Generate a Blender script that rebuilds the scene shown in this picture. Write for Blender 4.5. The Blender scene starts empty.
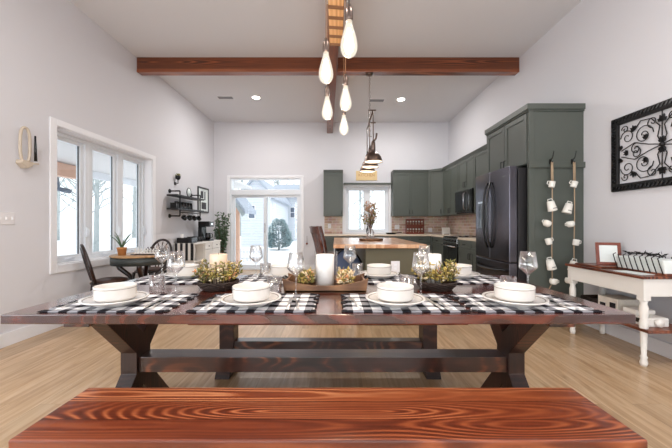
import bpy, math, random
from mathutils import Vector, Matrix
PI = math.pi
rnd = random.Random(7)
sc = bpy.context.scene
COL = sc.collection
CZ = 1.15      # eye height
F = 320.0      # focal length in pixels of the 672 px frame


def PX(x, Y): return (x - 336.0) * Y / F
def PZ(y, Y): return CZ - (y - 225.0) * Y / F


def S(r, g, b):
    def f(c):
        c /= 255.0
        return c / 12.92 if c <= 0.04045 else ((c + 0.055) / 1.055) ** 2.4
    return (f(r), f(g), f(b), 1.0)


# ------------------------------------------------------------------ materials
def new_mat(name):
    m = bpy.data.materials.new(name); m.use_nodes = True
    nt = m.node_tree; b = nt.nodes['Principled BSDF']
    return m, nt, b


def setp(b, **kw):
    names = dict(rough='Roughness', metal='Metallic', coat='Coat Weight', coatr='Coat Roughness', spec='Specular IOR Level',
                 trans='Transmission Weight', ior='IOR', sheen='Sheen Weight', sss='Subsurface Weight')
    for k, v in kw.items():
        b.inputs[names[k]].default_value = v


def plain(name, col, bump=0.0, bscale=60, var=0.0, vscale=6.0, **kw):
    m, nt, b = new_mat(name)
    b.inputs['Base Color'].default_value = col
    setp(b, **kw)
    N, L = nt.nodes, nt.links
    tc = N.new('ShaderNodeTexCoord')
    if var > 0:
        n = N.new('ShaderNodeTexNoise'); n.inputs['Scale'].default_value = vscale; n.inputs['Detail'].default_value = 5
        L.new(tc.outputs['Object'], n.inputs['Vector'])
        mx = N.new('ShaderNodeMix'); mx.data_type = 'RGBA'
        mx.inputs[6].default_value = tuple(max(0, c * (1 - var)) for c in col[:3]) + (1,)
        mx.inputs[7].default_value = tuple(min(1, c * (1 + var)) for c in col[:3]) + (1,)
        L.new(n.outputs['Fac'], mx.inputs[0]); L.new(mx.outputs[2], b.inputs['Base Color'])
    if bump > 0:
        n2 = N.new('ShaderNodeTexNoise'); n2.inputs['Scale'].default_value = bscale; n2.inputs['Detail'].default_value = 3
        L.new(tc.outputs['Object'], n2.inputs['Vector'])
        bp = N.new('ShaderNodeBump'); bp.inputs['Strength'].default_value = bump; bp.inputs['Distance'].default_value = 0.002
        L.new(n2.outputs['Fac'], bp.inputs['Height']); L.new(bp.outputs['Normal'], b.inputs['Normal'])
    return m


def math_node(nt, op, a, b=None, c=None):
    n = nt.nodes.new('ShaderNodeMath'); n.operation = op
    for i, v in enumerate((a, b, c)):
        if v is None: continue
        if isinstance(v, (int, float)): n.inputs[i].default_value = v
        else: nt.links.new(v, n.inputs[i])
    return n.outputs[0]


def ramp(nt, fac, stops):
    r = nt.nodes.new('ShaderNodeValToRGB')
    e = r.color_ramp.elements
    while len(e) < len(stops): e.new(0.5)
    for i, (p, c) in enumerate(stops):
        e[i].position = p; e[i].color = c
    nt.links.new(fac, r.inputs['Fac'])
    return r.outputs['Color']


def board_wood(name, stops, length='X', across='Y', board=0.14, rings=26.0, stretch=0.22, rough=0.35, coat=0.0, seam=0.0,
               boardvar=0.25, offset=0.0, distort=1.0, cathedral=0.35, spec=0.5, mixv=0.5):
    """stained boards: growth rings cut tangentially, every board with its own log"""
    m, nt, b = new_mat(name)
    N, L = nt.nodes, nt.links
    setp(b, rough=rough, coat=coat, coatr=0.12, spec=spec)
    tc = N.new('ShaderNodeTexCoord')
    sep = N.new('ShaderNodeSeparateXYZ'); L.new(tc.outputs['Object'], sep.inputs[0])
    ax = {'X': sep.outputs[0], 'Y': sep.outputs[1], 'Z': sep.outputs[2]}
    third = [k for k in 'XYZ' if k not in (length, across)][0]
    la, ac, th = ax[length], ax[across], ax[third]
    t = math_node(nt, 'DIVIDE', math_node(nt, 'ADD', ac, offset), board)
    idx = math_node(nt, 'FLOOR', t)
    fr = math_node(nt, 'SUBTRACT', t, idx)
    wn = N.new('ShaderNodeTexWhiteNoise'); wn.noise_dimensions = '1D'; L.new(idx, wn.inputs['W'])
    sc3 = N.new('ShaderNodeSeparateColor'); L.new(wn.outputs['Color'], sc3.inputs[0])
    # log space
    lx = math_node(nt, 'MULTIPLY', math_node(nt, 'ADD', la, math_node(nt, 'MULTIPLY', sc3.outputs[0], 7.0)), stretch)
    ly = math_node(nt, 'ADD', math_node(nt, 'MULTIPLY', math_node(nt, 'SUBTRACT', fr, 0.5), board),
                   math_node(nt, 'MULTIPLY', math_node(nt, 'SUBTRACT', sc3.outputs[1], 0.5), board * 0.7))
    comb = N.new('ShaderNodeCombineXYZ')
    L.new(lx, comb.inputs[0]); L.new(ly, comb.inputs[1]); L.new(math_node(nt, 'MULTIPLY', th, 1.0), comb.inputs[2])
    nz = N.new('ShaderNodeTexNoise'); nz.inputs['Scale'].default_value = 7.0; nz.inputs['Detail'].default_value = 2.0
    L.new(comb.outputs[0], nz.inputs['Vector'])
    # tangential cut -> level sets of  (ly^2 + c) - ramp along length -> cathedral arches
    nl = N.new('ShaderNodeTexNoise'); nl.noise_dimensions = '1D'; nl.inputs['Scale'].default_value = 1.0; nl.inputs['Detail'].default_value = 1.0
    L.new(math_node(nt, 'ADD', math_node(nt, 'MULTIPLY', lx, 4.5), math_node(nt, 'MULTIPLY', idx, 13.7)), nl.inputs['W'])
    cath = math_node(nt, 'MULTIPLY', math_node(nt, 'SUBTRACT', nl.outputs['Fac'], 0.2), 0.42)
    h = math_node(nt, 'SQRT', math_node(nt, 'ADD', math_node(nt, 'POWER', ly, 2.0) if False else math_node(nt, 'MULTIPLY', ly, ly),
                                        math_node(nt, 'MULTIPLY', math_node(nt, 'MULTIPLY', cath, cath), cathedral * cathedral)))
    v = math_node(nt, 'MULTIPLY', math_node(nt, 'ADD', h, math_node(nt, 'MULTIPLY', nz.outputs['Fac'], 0.03 * distort)), rings * 2 * PI / 1.0 * 3)
    ring = math_node(nt, 'MULTIPLY_ADD', math_node(nt, 'SINE', v), 0.5, 0.5)
    ring = math_node(nt, 'POWER', ring, 1.6)
    # fine fibres
    mp = N.new('ShaderNodeCombineXYZ')
    L.new(math_node(nt, 'MULTIPLY', la, 3.0), mp.inputs[0]); L.new(math_node(nt, 'MULTIPLY', ac, 90.0), mp.inputs[1]); L.new(math_node(nt, 'MULTIPLY', th, 90.0), mp.inputs[2])
    n2 = N.new('ShaderNodeTexNoise'); n2.inputs['Scale'].default_value = 1.0; n2.inputs['Detail'].default_value = 3
    L.new(mp.outputs[0], n2.inputs['Vector'])
    n3 = N.new('ShaderNodeTexNoise'); n3.inputs['Scale'].default_value = 2.2; n3.inputs['Detail'].default_value = 3
    L.new(comb.outputs[0], n3.inputs['Vector'])
    # how strongly the figure shows differs from board to board and along it
    n4 = N.new('ShaderNodeTexNoise'); n4.inputs['Scale'].default_value = 5.0; n4.inputs['Detail'].default_value = 1
    L.new(comb.outputs[0], n4.inputs['Vector'])
    fs_ = N.new('ShaderNodeMapRange'); fs_.inputs[1].default_value = .42; fs_.inputs[2].default_value = .62; fs_.inputs[3].default_value = .25; fs_.inputs[4].default_value = 1.15
    L.new(n4.outputs['Fac'], fs_.inputs[0])
    ring = math_node(nt, 'ADD', math_node(nt, 'MULTIPLY', math_node(nt, 'SUBTRACT', ring, .4), fs_.outputs[0]), .4)
    f1 = math_node(nt, 'MULTIPLY_ADD', ring, mixv, math_node(nt, 'MULTIPLY', n2.outputs['Fac'], 0.35))
    f1 = math_node(nt, 'ADD', f1, math_node(nt, 'MULTIPLY', math_node(nt, 'SUBTRACT', n3.outputs['Fac'], 0.5), 0.9))
    f1 = math_node(nt, 'ADD', f1, math_node(nt, 'MULTIPLY', math_node(nt, 'SUBTRACT', sc3.outputs[2], 0.5), boardvar))
    col = ramp(nt, f1, stops)
    if seam > 0:
        edge = math_node(nt, 'MINIMUM', fr, math_node(nt, 'SUBTRACT', 1.0, fr))
        s = math_node(nt, 'LESS_THAN', edge, seam / board)
        mx = N.new('ShaderNodeMix'); mx.data_type = 'RGBA'
        L.new(math_node(nt, 'MULTIPLY', s, 0.75), mx.inputs[0]); L.new(col, mx.inputs[6]); mx.inputs[7].default_value = S(30, 14, 9)
        col = mx.outputs[2]
    L.new(col, b.inputs['Base Color'])
    bp = N.new('ShaderNodeBump'); bp.inputs['Strength'].default_value = 0.15; bp.inputs['Distance'].default_value = 0.001
    L.new(f1, bp.inputs['Height']); L.new(bp.outputs['Normal'], b.inputs['Normal'])
    return m


def floor_mat():
    m, nt, b = new_mat('oak_floor'); N, L = nt.nodes, nt.links
    tc = N.new('ShaderNodeTexCoord')
    mp = N.new('ShaderNodeMapping'); mp.inputs['Rotation'].default_value = (0, 0, PI / 2); L.new(tc.outputs['Object'], mp.inputs[0])
    br = N.new('ShaderNodeTexBrick'); L.new(mp.outputs[0], br.inputs['Vector'])
    br.inputs['Scale'].default_value = 1.0; br.inputs['Brick Width'].default_value = 1.5; br.inputs['Row Height'].default_value = 0.19
    br.inputs['Mortar Size'].default_value = 0.0012; br.offset = 0.37
    br.inputs['Color1'].default_value = (0, 0, 0, 1); br.inputs['Color2'].default_value = (1, 1, 1, 1); br.inputs['Mortar'].default_value = (0.5, 0.5, 0.5, 1)
    mp2 = N.new('ShaderNodeMapping'); mp2.inputs['Scale'].default_value = (14, 1.1, 1); L.new(tc.outputs['Object'], mp2.inputs[0])
    # every plank shifts the grain
    ad = N.new('ShaderNodeVectorMath'); ad.operation = 'MULTIPLY_ADD'
    L.new(br.outputs['Color'], ad.inputs[0]); ad.inputs[1].default_value = (9, 9, 9); L.new(mp2.outputs[0], ad.inputs[2])
    n = N.new('ShaderNodeTexNoise'); n.inputs['Scale'].default_value = 1.3; n.inputs['Detail'].default_value = 6; n.inputs['Distortion'].default_value = 1.2
    L.new(ad.outputs[0], n.inputs['Vector'])
    grain = ramp(nt, n.outputs['Fac'], [(0.25, S(160, 127, 92)), (0.48, S(187, 156, 121)), (0.75, S(208, 182, 150))])
    mx = N.new('ShaderNodeMix'); mx.data_type = 'RGBA'; mx.blend_type = 'MULTIPLY'; mx.inputs[0].default_value = 1
    tone = ramp(nt, br.outputs['Color'], [(0.0, (0.86, 0.85, 0.84, 1)), (1.0, (1.05, 1.03, 1.02, 1))])
    L.new(grain, mx.inputs[6]); L.new(tone, mx.inputs[7])
    mx2 = N.new('ShaderNodeMix'); mx2.data_type = 'RGBA'
    L.new(math_node(nt, 'MULTIPLY', br.outputs['Fac'], 0.45), mx2.inputs[0]); L.new(mx.outputs[2], mx2.inputs[6]); mx2.inputs[7].default_value = S(110, 84, 60)
    L.new(mx2.outputs[2], b.inputs['Base Color'])
    setp(b, rough=0.30, spec=0.5)
    return m


def brick_mat(name, c1, c2, mortar, w, h, axis='X', ms=0.004):
    m, nt, b = new_mat(name); N, L = nt.nodes, nt.links
    tc = N.new('ShaderNodeTexCoord'); sep = N.new('ShaderNodeSeparateXYZ'); L.new(tc.outputs['Object'], sep.inputs[0])
    cb = N.new('ShaderNodeCombineXYZ'); L.new(sep.outputs[0 if axis == 'X' else 1], cb.inputs[0]); L.new(sep.outputs[2], cb.inputs[1])
    br = N.new('ShaderNodeTexBrick'); L.new(cb.outputs[0], br.inputs['Vector'])
    br.inputs['Scale'].default_value = 1; br.inputs['Brick Width'].default_value = w; br.inputs['Row Height'].default_value = h
    br.inputs['Mortar Size'].default_value = ms; br.inputs['Color1'].default_value = c1; br.inputs['Color2'].default_value = c2
    br.inputs['Mortar'].default_value = mortar
    n = N.new('ShaderNodeTexNoise'); n.inputs['Scale'].default_value = 9; n.inputs['Detail'].default_value = 4; L.new(tc.outputs['Object'], n.inputs['Vector'])
    mx = N.new('ShaderNodeMix'); mx.data_type = 'RGBA'; mx.blend_type = 'OVERLAY'; mx.inputs[0].default_value = 0.3
    L.new(br.outputs['Color'], mx.inputs[6]); L.new(n.outputs['Color'], mx.inputs[7])
    L.new(mx.outputs[2], b.inputs['Base Color'])
    setp(b, rough=0.6)
    return m


def gingham(name, sq, dark, mid, light):
    m, nt, b = new_mat(name); N, L = nt.nodes, nt.links
    tc = N.new('ShaderNodeTexCoord'); sep = N.new('ShaderNodeSeparateXYZ'); L.new(tc.outputs['Object'], sep.inputs[0])
    def band(o):
        t = math_node(nt, 'DIVIDE', math_node(nt, 'ADD', o, 50 * sq * 2 + sq * 0.5), 2 * sq)
        return math_node(nt, 'LESS_THAN', math_node(nt, 'FRACT', t), 0.46)
    s = math_node(nt, 'MULTIPLY', math_node(nt, 'ADD', band(sep.outputs[0]), band(sep.outputs[1])), 0.5)
    r = N.new('ShaderNodeValToRGB'); r.color_ramp.interpolation = 'CONSTANT'
    e = r.color_ramp.elements; e.new(0.5)
    e[0].position = 0; e[0].color = light; e[1].position = 0.4; e[1].color = mid; e[2].position = 0.8; e[2].color = dark
    L.new(s, r.inputs[0]); L.new(r.outputs[0], b.inputs['Base Color'])
    n2 = N.new('ShaderNodeTexNoise'); n2.inputs['Scale'].default_value = 300; L.new(tc.outputs['Object'], n2.inputs['Vector'])
    bp = N.new('ShaderNodeBump'); bp.inputs['Strength'].default_value = 0.4; bp.inputs['Distance'].default_value = 0.001
    L.new(n2.outputs['Fac'], bp.inputs['Height']); L.new(bp.outputs['Normal'], b.inputs['Normal'])
    setp(b, rough=0.95, spec=0.1)
    return m


def thin_glass(name, tint=(1, 1, 1, 1), base=0.04, edge=0.55, power=3.0, rough=0.02):
    m = bpy.data.materials.new(name); m.use_nodes = True; nt = m.node_tree; N, L = nt.nodes, nt.links
    N.remove(N['Principled BSDF'])
    tr = N.new('ShaderNodeBsdfTransparent'); tr.inputs[0].default_value = tint
    gl = N.new('ShaderNodeBsdfGlossy'); gl.inputs['Roughness'].default_value = rough; gl.inputs[0].default_value = (1, 1, 1, 1)
    lw = N.new('ShaderNodeLayerWeight'); lw.inputs[0].default_value = 0.5
    f = math_node(nt, 'MULTIPLY_ADD', math_node(nt, 'POWER', lw.outputs['Facing'], power), edge, base)
    mx = N.new('ShaderNodeMixShader'); L.new(f, mx.inputs[0]); L.new(tr.outputs[0], mx.inputs[1]); L.new(gl.outputs[0], mx.inputs[2])
    L.new(mx.outputs[0], N['Material Output'].inputs[0])
    return m


def emis(name, col, strength, base=None):
    m, nt, b = new_mat(name)
    b.inputs['Base Color'].default_value = base or col
    b.inputs['Emission Color'].default_value = col; b.inputs['Emission Strength'].default_value = strength
    return m


M = {}
M['wall'] = plain('wall_paint', S(216, 215, 219), rough=0.75, bump=0.05, bscale=200, spec=0.25)
M['ceil'] = plain('ceiling_paint', S(220, 220, 223), rough=0.85, bump=0.05, bscale=160, spec=0.2)
M['trim'] = plain('white_trim', S(235, 235, 238), rough=0.45)
M['vinyl'] = plain('white_vinyl', S(226, 230, 235), rough=0.35)
M['floor'] = floor_mat()
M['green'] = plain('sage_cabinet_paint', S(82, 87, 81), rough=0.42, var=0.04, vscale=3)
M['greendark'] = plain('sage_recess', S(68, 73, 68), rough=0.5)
M['olive'] = plain('olive_island_paint', S(90, 83, 62), rough=0.5, var=0.04)
M['tabletop'] = board_wood('stained_table_top', [(0.1, S(54, 20, 13)), (0.5, S(102, 43, 29)), (0.95, S(168, 92, 62))], board=0.18, rings=30, rough=0.27, coat=1.0, seam=0.0015, mixv=0.4)
M['tabledge'] = board_wood('stained_table_frame', [(0.1, S(26, 11, 7)), (0.5, S(62, 28, 18)), (0.95, S(132, 72, 44))], board=0.14, rings=42, rough=0.32, coat=0.6, mixv=0.6)
M['legwood'] = board_wood('stained_leg', [(0.15, S(34, 16, 11)), (0.5, S(60, 30, 21)), (0.9, S(104, 58, 40))], length='Z', across='Y', board=0.14, rings=30, rough=0.42, coat=0.1)
M['bench'] = board_wood('stained_bench', [(0.05, S(58, 22, 14)), (0.34, S(108, 48, 28)), (0.62, S(150, 78, 45)), (1.0, S(208, 138, 94))],
                        board=0.118, rings=30, stretch=0.16, rough=0.3, coat=0.45, seam=0.0014, boardvar=0.45, offset=0.171 + .005, distort=1.2, cathedral=0.5, mixv=0.5)
M['beam'] = board_wood('beam_wood', [(0.1, S(76, 36, 19)), (0.5, S(132, 70, 40)), (0.95, S(182, 112, 70))], board=0.4, rings=22, stretch=.1, rough=0.3, coat=0.25, across='Z')
M['beamy'] = board_wood('beam_wood_long', [(0.15, S(76, 36, 19)), (0.5, S(132, 72, 42)), (0.9, S(180, 110, 70))], length='Y', across='X', board=0.4, rings=22, rough=0.3, coat=0.25)
M['plank'] = board_wood('chandelier_wood', [(0.15, S(188, 138, 92)), (0.5, S(220, 172, 122)), (0.9, S(238, 198, 150))], length='Y', across='X', board=0.3, rings=12, rough=0.5)
M['butcher'] = board_wood('butcher_block', [(0.15, S(176, 122, 82)), (0.5, S(204, 158, 118)), (0.9, S(226, 190, 154))], length='Y', across='X', board=0.05, rings=10, rough=0.3, coat=0.5, boardvar=0.5)
M['tray'] = board_wood('tray_wood', [(0.15, S(84, 52, 28)), (0.5, S(112, 76, 48)), (0.9, S(140, 100, 66))], board=0.2, rings=30, rough=0.5)
M['chairwood'] = board_wood('mahogany', [(0.15, S(24, 11, 9)), (0.5, S(38, 17, 13)), (0.9, S(58, 27, 20))], length='Z', across='X', board=0.1, rings=30, rough=0.3, coat=0.3)
M['stoolwood'] = board_wood('stool_wood', [(0.15, S(48, 20, 12)), (0.5, S(86, 38, 22)), (0.9, S(126, 62, 38))], length='Z', across='X', board=0.1, rings=30, rough=0.35, coat=0.2)
M['consoletop'] = board_wood('console_top_wood', [(0.15, S(74, 34, 22)), (0.5, S(120, 64, 42)), (0.9, S(160, 98, 68))], length='Y', across='X', board=0.12, rings=12, rough=0.35, coat=0.2)
M['gametop'] = board_wood('game_table_wood', [(0.15, S(150, 110, 72)), (0.5, S(182, 142, 100)), (0.9, S(206, 170, 128))], board=0.1, rings=12, rough=0.4)
M['cream'] = plain('cream_paint', S(232, 228, 222), rough=0.5, var=0.02)
M['china'] = plain('white_china', S(218, 213, 208), rough=0.12, spec=0.5, coat=0.3)
M['china_band'] = plain('china_rim_band', S(150, 142, 134), rough=0.2)
M['napkin'] = plain('napkin_linen', S(238, 236, 234), rough=0.9, bump=0.3, bscale=90)
M['steel'] = plain('cutlery_steel', S(216, 213, 211), rough=0.3, metal=1.0)
M['chrome'] = plain('chrome', S(210, 210, 212), rough=0.12, metal=1.0)
M['blackmetal'] = plain('black_iron', S(26, 25, 26), rough=0.45, metal=0.3, bump=0.2, bscale=80)
M['bronze'] = plain('aged_bronze', S(116, 100, 92), rough=0.3, metal=0.9)
M['black'] = plain('black_plastic', S(16, 16, 18), rough=0.25)
M['blackglass'] = plain('black_glass', S(10, 10, 13), rough=0.06, coat=0.5)
M['fridge'] = plain('black_stainless', S(104, 102, 110), rough=0.24, metal=0.95, var=0.05)
M['fridge_side'] = plain('fridge_side_panel', S(30, 28, 30), rough=0.5)
M['gingham'] = gingham('buffalo_check', 0.043, S(34, 32, 36), S(142, 140, 144), S(232, 230, 230))
M['fringe'] = plain('fringe_thread', S(34, 32, 34), rough=0.95)
M['candle'] = plain('ivory_wax', S(222, 196, 172), rough=0.45, sss=0.0)
M['candlew'] = plain('white_wax', S(244, 240, 236), rough=0.45)
M['wicker'] = plain('dark_wicker', S(44, 28, 20), rough=0.8, bump=0.9, bscale=70, var=0.5, vscale=60)
M['leaf_a'] = plain('dried_leaf_gold', S(190, 164, 84), rough=0.7, var=0.3, vscale=30)
M['leaf_b'] = plain('dried_leaf_olive', S(124, 120, 62), rough=0.7, var=0.3, vscale=30)
M['leaf_c'] = plain('petal_cream', S(232, 210, 172), rough=0.7, var=0.1, vscale=30)
M['leaf_d'] = plain('petal_peach', S(222, 160, 112), rough=0.7, var=0.15, vscale=30)
M['leaf_g'] = plain('green_leaf', S(78, 104, 74), rough=0.5, var=0.2, vscale=25)
M['leaf_p'] = plain('dried_pink', S(178, 142, 118), rough=0.8, var=0.2, vscale=25)
M['twig'] = plain('twig', S(84, 60, 40), rough=0.8)
M['terracotta'] = plain('terracotta', S(204, 140, 84), rough=0.7)
M['stone'] = plain('pale_counter', S(222, 206, 186), rough=0.25, var=0.05, vscale=12)
M['splash_b'] = brick_mat('brick_backsplash', S(206, 184, 170), S(176, 142, 124), S(214, 202, 192), 0.2, 0.066, 'X', 0.006)
M['splash_r'] = brick_mat('brick_backsplash_side', S(206, 184, 170), S(176, 142, 124), S(214, 202, 192), 0.2, 0.066, 'Y', 0.006)
M['rope'] = plain('jute_rope', S(172, 148, 122), rough=0.9, bump=0.8, bscale=200)
M['cord'] = plain('brown_cord', S(128, 90, 62), rough=0.8)
M['mug'] = plain('cream_enamel', S(236, 232, 224), rough=0.25)
M['mugmark'] = plain('mug_lettering', S(60, 56, 54), rough=0.5)
M['paper'] = plain('paper', S(232, 238, 236), rough=0.7)
M['redframe'] = plain('red_brown_frame', S(122, 58, 40), rough=0.35)
M['signwood'] = plain('pale_sign', S(226, 198, 148), rough=0.6, var=0.08, vscale=14)
M['signink'] = plain('sign_ink', S(186, 140, 90), rough=0.6)
M['bone'] = plain('bone', S(198, 184, 166), rough=0.5, var=0.1, vscale=14)
M['navy'] = plain('blue_grey_fabric', S(74, 86, 112), rough=0.8)
M['screen'] = plain('dark_screen', S(30, 34, 42), rough=0.15)
M['snow'] = plain('snow', S(245, 247, 250), rough=0.9, var=0.03, vscale=0.6)
M['siding'] = brick_mat('house_siding', S(216, 220, 226), S(212, 218, 224), S(190, 198, 208), 30.0, 0.18, 'X', 0.012)
M['roof'] = plain('snowy_roof', S(168, 176, 188), rough=0.8, var=0.1, vscale=2)
M['extglass'] = plain('house_window_glass', S(96, 108, 126), rough=0.2)
M['bark'] = plain('bare_bark', S(168, 176, 176), rough=0.9, var=0.2, vscale=5)
M['fir'] = plain('frosted_fir', S(140, 164, 168), rough=0.8, var=0.35, vscale=12)
M['cedar'] = plain('cedar_post', S(212, 170, 146), rough=0.7, var=0.15, vscale=5)
M['beadboard'] = plain('porch_beadboard', S(214, 212, 210), rough=0.6)
M['glass'] = thin_glass('pane_glass', (0.97, 0.985, 0.99, 1), base=0.03, edge=0.3)
M['wine'] = thin_glass('wine_glass', (0.992, 0.993, 0.995, 1), base=0.05, edge=0.85, power=1.3, rough=0.05)
M['cyl'] = thin_glass('cylinder_glass', (0.995, 0.995, 0.995, 1), base=0.015, edge=0.8, power=5.0, rough=0.05)
M['bulb'] = emis('bulb_glow', S(255, 236, 206), 5.0)
def glow_glass(name, col, strength, haze):
    m = bpy.data.materials.new(name); m.use_nodes = True; nt = m.node_tree; N, L = nt.nodes, nt.links
    N.remove(N['Principled BSDF'])
    tr = N.new('ShaderNodeBsdfTransparent'); em = N.new('ShaderNodeEmission'); em.inputs[0].default_value = col; em.inputs[1].default_value = strength
    mx = N.new('ShaderNodeMixShader'); mx.inputs[0].default_value = haze; L.new(tr.outputs[0], mx.inputs[1]); L.new(em.outputs[0], mx.inputs[2])
    gl = N.new('ShaderNodeBsdfGlossy'); gl.inputs['Roughness'].default_value = .05
    lw = N.new('ShaderNodeLayerWeight'); lw.inputs[0].default_value = .5
    m2 = N.new('ShaderNodeMixShader'); L.new(math_node(nt, 'MULTIPLY', math_node(nt, 'POWER', lw.outputs['Facing'], 3.0), .5), m2.inputs[0])
    L.new(mx.outputs[0], m2.inputs[1]); L.new(gl.outputs[0], m2.inputs[2]); L.new(m2.outputs[0], N['Material Output'].inputs[0])
    return m
M['bulbglass'] = glow_glass('lit_bulb_glass', S(255, 243, 224), 1.2, .55)
M['filament'] = emis('filament', S(255, 232, 196), 7.0)
M['downlight'] = emis('downlight_lens', (1, 0.96, 0.9, 1), 14.0)
M['shadein'] = emis('shade_inner', S(255, 236, 210), 0.0, base=S(236, 226, 214))
M['books'] = plain('book_cover', S(206, 198, 186), rough=0.7, var=0.2, vscale=20)
M['towel'] = plain('black_towel', S(34, 33, 36), rough=0.9)
M['switch'] = plain('switch_plate', S(228, 225, 226), rough=0.35)
M['apron'] = plain('dark_green_apron', S(52, 56, 54), rough=0.45)
M['ventgrey'] = plain('vent_grey', S(150, 150, 154), rough=0.5)
M['leather'] = plain('brown_seat', S(70, 44, 34), rough=0.45)


# ------------------------------------------------------------------ mesh builder
class MB:
    def __init__(s): s.v = []; s.f = []; s.sm = []

    def add(s, vs, fs, smooth=False):
        b = len(s.v); s.v += [tuple(v) for v in vs]
        for f in fs: s.f.append(tuple(b + i for i in f)); s.sm.append(smooth)
        return s

    def box(s, x0, x1, y0, y1, z0, z1, rot=None, piv=None):
        vs = [Vector(p) for p in [(x0, y0, z0), (x1, y0, z0), (x1, y1, z0), (x0, y1, z0), (x0, y0, z1), (x1, y0, z1), (x1, y1, z1), (x0, y1, z1)]]
        if rot is not None:
            c = Vector(piv) if piv is not None else Vector(((x0 + x1) / 2, (y0 + y1) / 2, (z0 + z1) / 2))
            vs = [c + rot @ (v - c) for v in vs]
        return s.add(vs, [(0, 3, 2, 1), (4, 5, 6, 7), (0, 1, 5, 4), (1, 2, 6, 5), (2, 3, 7, 6), (3, 0, 4, 7)])

    def prism(s, poly, axis, a0, a1):
        """extrude a polygon: axis X -> poly is (y,z); Y -> (x,z); Z -> (x,y)"""
        def P(u, w, a):
            return {'X': (a, u, w), 'Y': (u, a, w), 'Z': (u, w, a)}[axis]
        n = len(poly)
        vs = [P(u, w, a0) for u, w in poly] + [P(u, w, a1) for u, w in poly]
        fs = [tuple(range(n)), tuple(range(2 * n - 1, n - 1, -1))] + [(i, i + n, (i + 1) % n + n, (i + 1) % n) for i in range(n)]
        return s.add(vs, fs)

    def lathe(s, prof, c=(0, 0, 0), n=24, smooth=True, mat=None, sx=1, sy=1, cap=True):
        vs, fs = [], []
        for r, z in prof:
            for k in range(n):
                a = 2 * PI * k / n
                vs.append(Vector((r * sx * math.cos(a), r * sy * math.sin(a), z)))
        m = len(prof)
        for i in range(m - 1):
            for k in range(n):
                k2 = (k + 1) % n
                fs.append((i * n + k, i * n + k2, (i + 1) * n + k2, (i + 1) * n + k))
        if cap:
            if prof[0][0] > 1e-6: fs.append(tuple(reversed(range(n))))
            if prof[-1][0] > 1e-6: fs.append(tuple(range((m - 1) * n, m * n)))
        C = Vector(c)
        if mat is not None: vs = [mat @ v for v in vs]
        return s.add([C + v for v in vs], fs, smooth)

    def tube(s, pts, r, n=8, closed=False, smooth=True, flat=1.0):
        pts = [Vector(p) for p in pts]; m = len(pts)
        rs = r if isinstance(r, (list, tuple)) else [r] * m
        vs, fs = [], []
        prev = None
        for i, p in enumerate(pts):
            if closed: d = pts[(i + 1) % m] - pts[i - 1]
            else: d = pts[min(i + 1, m - 1)] - pts[max(i - 1, 0)]
            d.normalize()
            if prev is None:
                up = Vector((0, 0, 1)) if abs(d.z) < 0.9 else Vector((1, 0, 0))
                a = d.cross(up).normalized()
            else:
                a = (prev - d * prev.dot(d)).normalized()
            prev = a
            b = d.cross(a)
            for k in range(n):
                t = 2 * PI * k / n
                vs.append(p + (a * math.cos(t) + b * math.sin(t) * flat) * rs[i])
        for i in range(m if closed else m - 1):
            j = (i + 1) % m
            for k in range(n):
                k2 = (k + 1) % n
                fs.append((i * n + k, i * n + k2, j * n + k2, j * n + k))
        if not closed:
            fs.append(tuple(reversed(range(n)))); fs.append(tuple(range((m - 1) * n, m * n)))
        return s.add(vs, fs, smooth)

    def ball(s, c, r, n=10, m=6, sz=1.0):
        prof = [(r * math.sin(PI * i / m) + 1e-5, -r * sz * math.cos(PI * i / m)) for i in range(m + 1)]
        return s.lathe(prof, c, n, cap=False)

    def leaf(s, p, d, L, w, up=None):
        p = Vector(p); d = Vector(d).normalized()
        a = d.cross(Vector((rnd.uniform(-1, 1), rnd.uniform(-1, 1), rnd.uniform(-1, 1)))).normalized()
        nrm = d.cross(a)
        t = w * 0.12
        mid = p + d * L * 0.5
        vs = [p, mid + a * w * 0.5, p + d * L, mid - a * w * 0.5, mid + nrm * t, mid - nrm * t]
        return s.add(vs, [(0, 1, 4), (1, 2, 4), (2, 3, 4), (3, 0, 4), (1, 0, 5), (2, 1, 5), (3, 2, 5), (0, 3, 5)], True)

    def build(s, name, mat, parent=None, bevel=0.0, seg=2, local=False, kind=None, label=None, subsurf=0):
        me = bpy.data.meshes.new(name)
        me.from_pydata(s.v, [], s.f); me.update()
        me.polygons.foreach_set('use_smooth', s.sm)
        if isinstance(mat, str): mat = M[mat]
        me.materials.append(mat)
        import bmesh
        bm = bmesh.new(); bm.from_mesh(me); bmesh.ops.recalc_face_normals(bm, faces=bm.faces); bm.to_mesh(me); bm.free()
        o = bpy.data.objects.new(name, me); COL.objects.link(o)
        if parent is not None:
            o.parent = parent
            if parent.type == 'EMPTY' and not local:
                o.matrix_parent_inverse = Matrix.Translation(-Vector(parent.location))
        if bevel > 0:
            md = o.modifiers.new('edges', 'BEVEL'); md.width = bevel; md.segments = seg; md.limit_method = 'ANGLE'; md.angle_limit = 0.7
        if subsurf:
            md = o.modifiers.new('smooth', 'SUBSURF'); md.levels = subsurf; md.render_levels = subsurf
        if kind: o['kind'] = kind
        if label: o['label'] = label
        return o


def tag(o, label, cat, group=None, kind=None):
    o['label'] = label; o['category'] = cat
    if group: o['group'] = group
    if kind: o['kind'] = kind
    return o


def thing(name, label, cat, loc=(0, 0, 0), rotz=0.0, group=None):
    o = bpy.data.objects.new(name, None); COL.objects.link(o)
    o.location = loc; o.rotation_euler = (0, 0, rotz); o.empty_display_size = 0.1
    return tag(o, label, cat, group)


def dup(root, loc, rotz=None, label=None):
    def cp(o, parent):
        c = o.copy(); COL.objects.link(c); c.parent = parent
        for ch in list(o.children): cp(ch, c)
        return c
    r = cp(root, None); r.location = loc
    if rotz is not None: r.rotation_euler = (0, 0, rotz)
    if label: r['label'] = label
    return r


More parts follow.
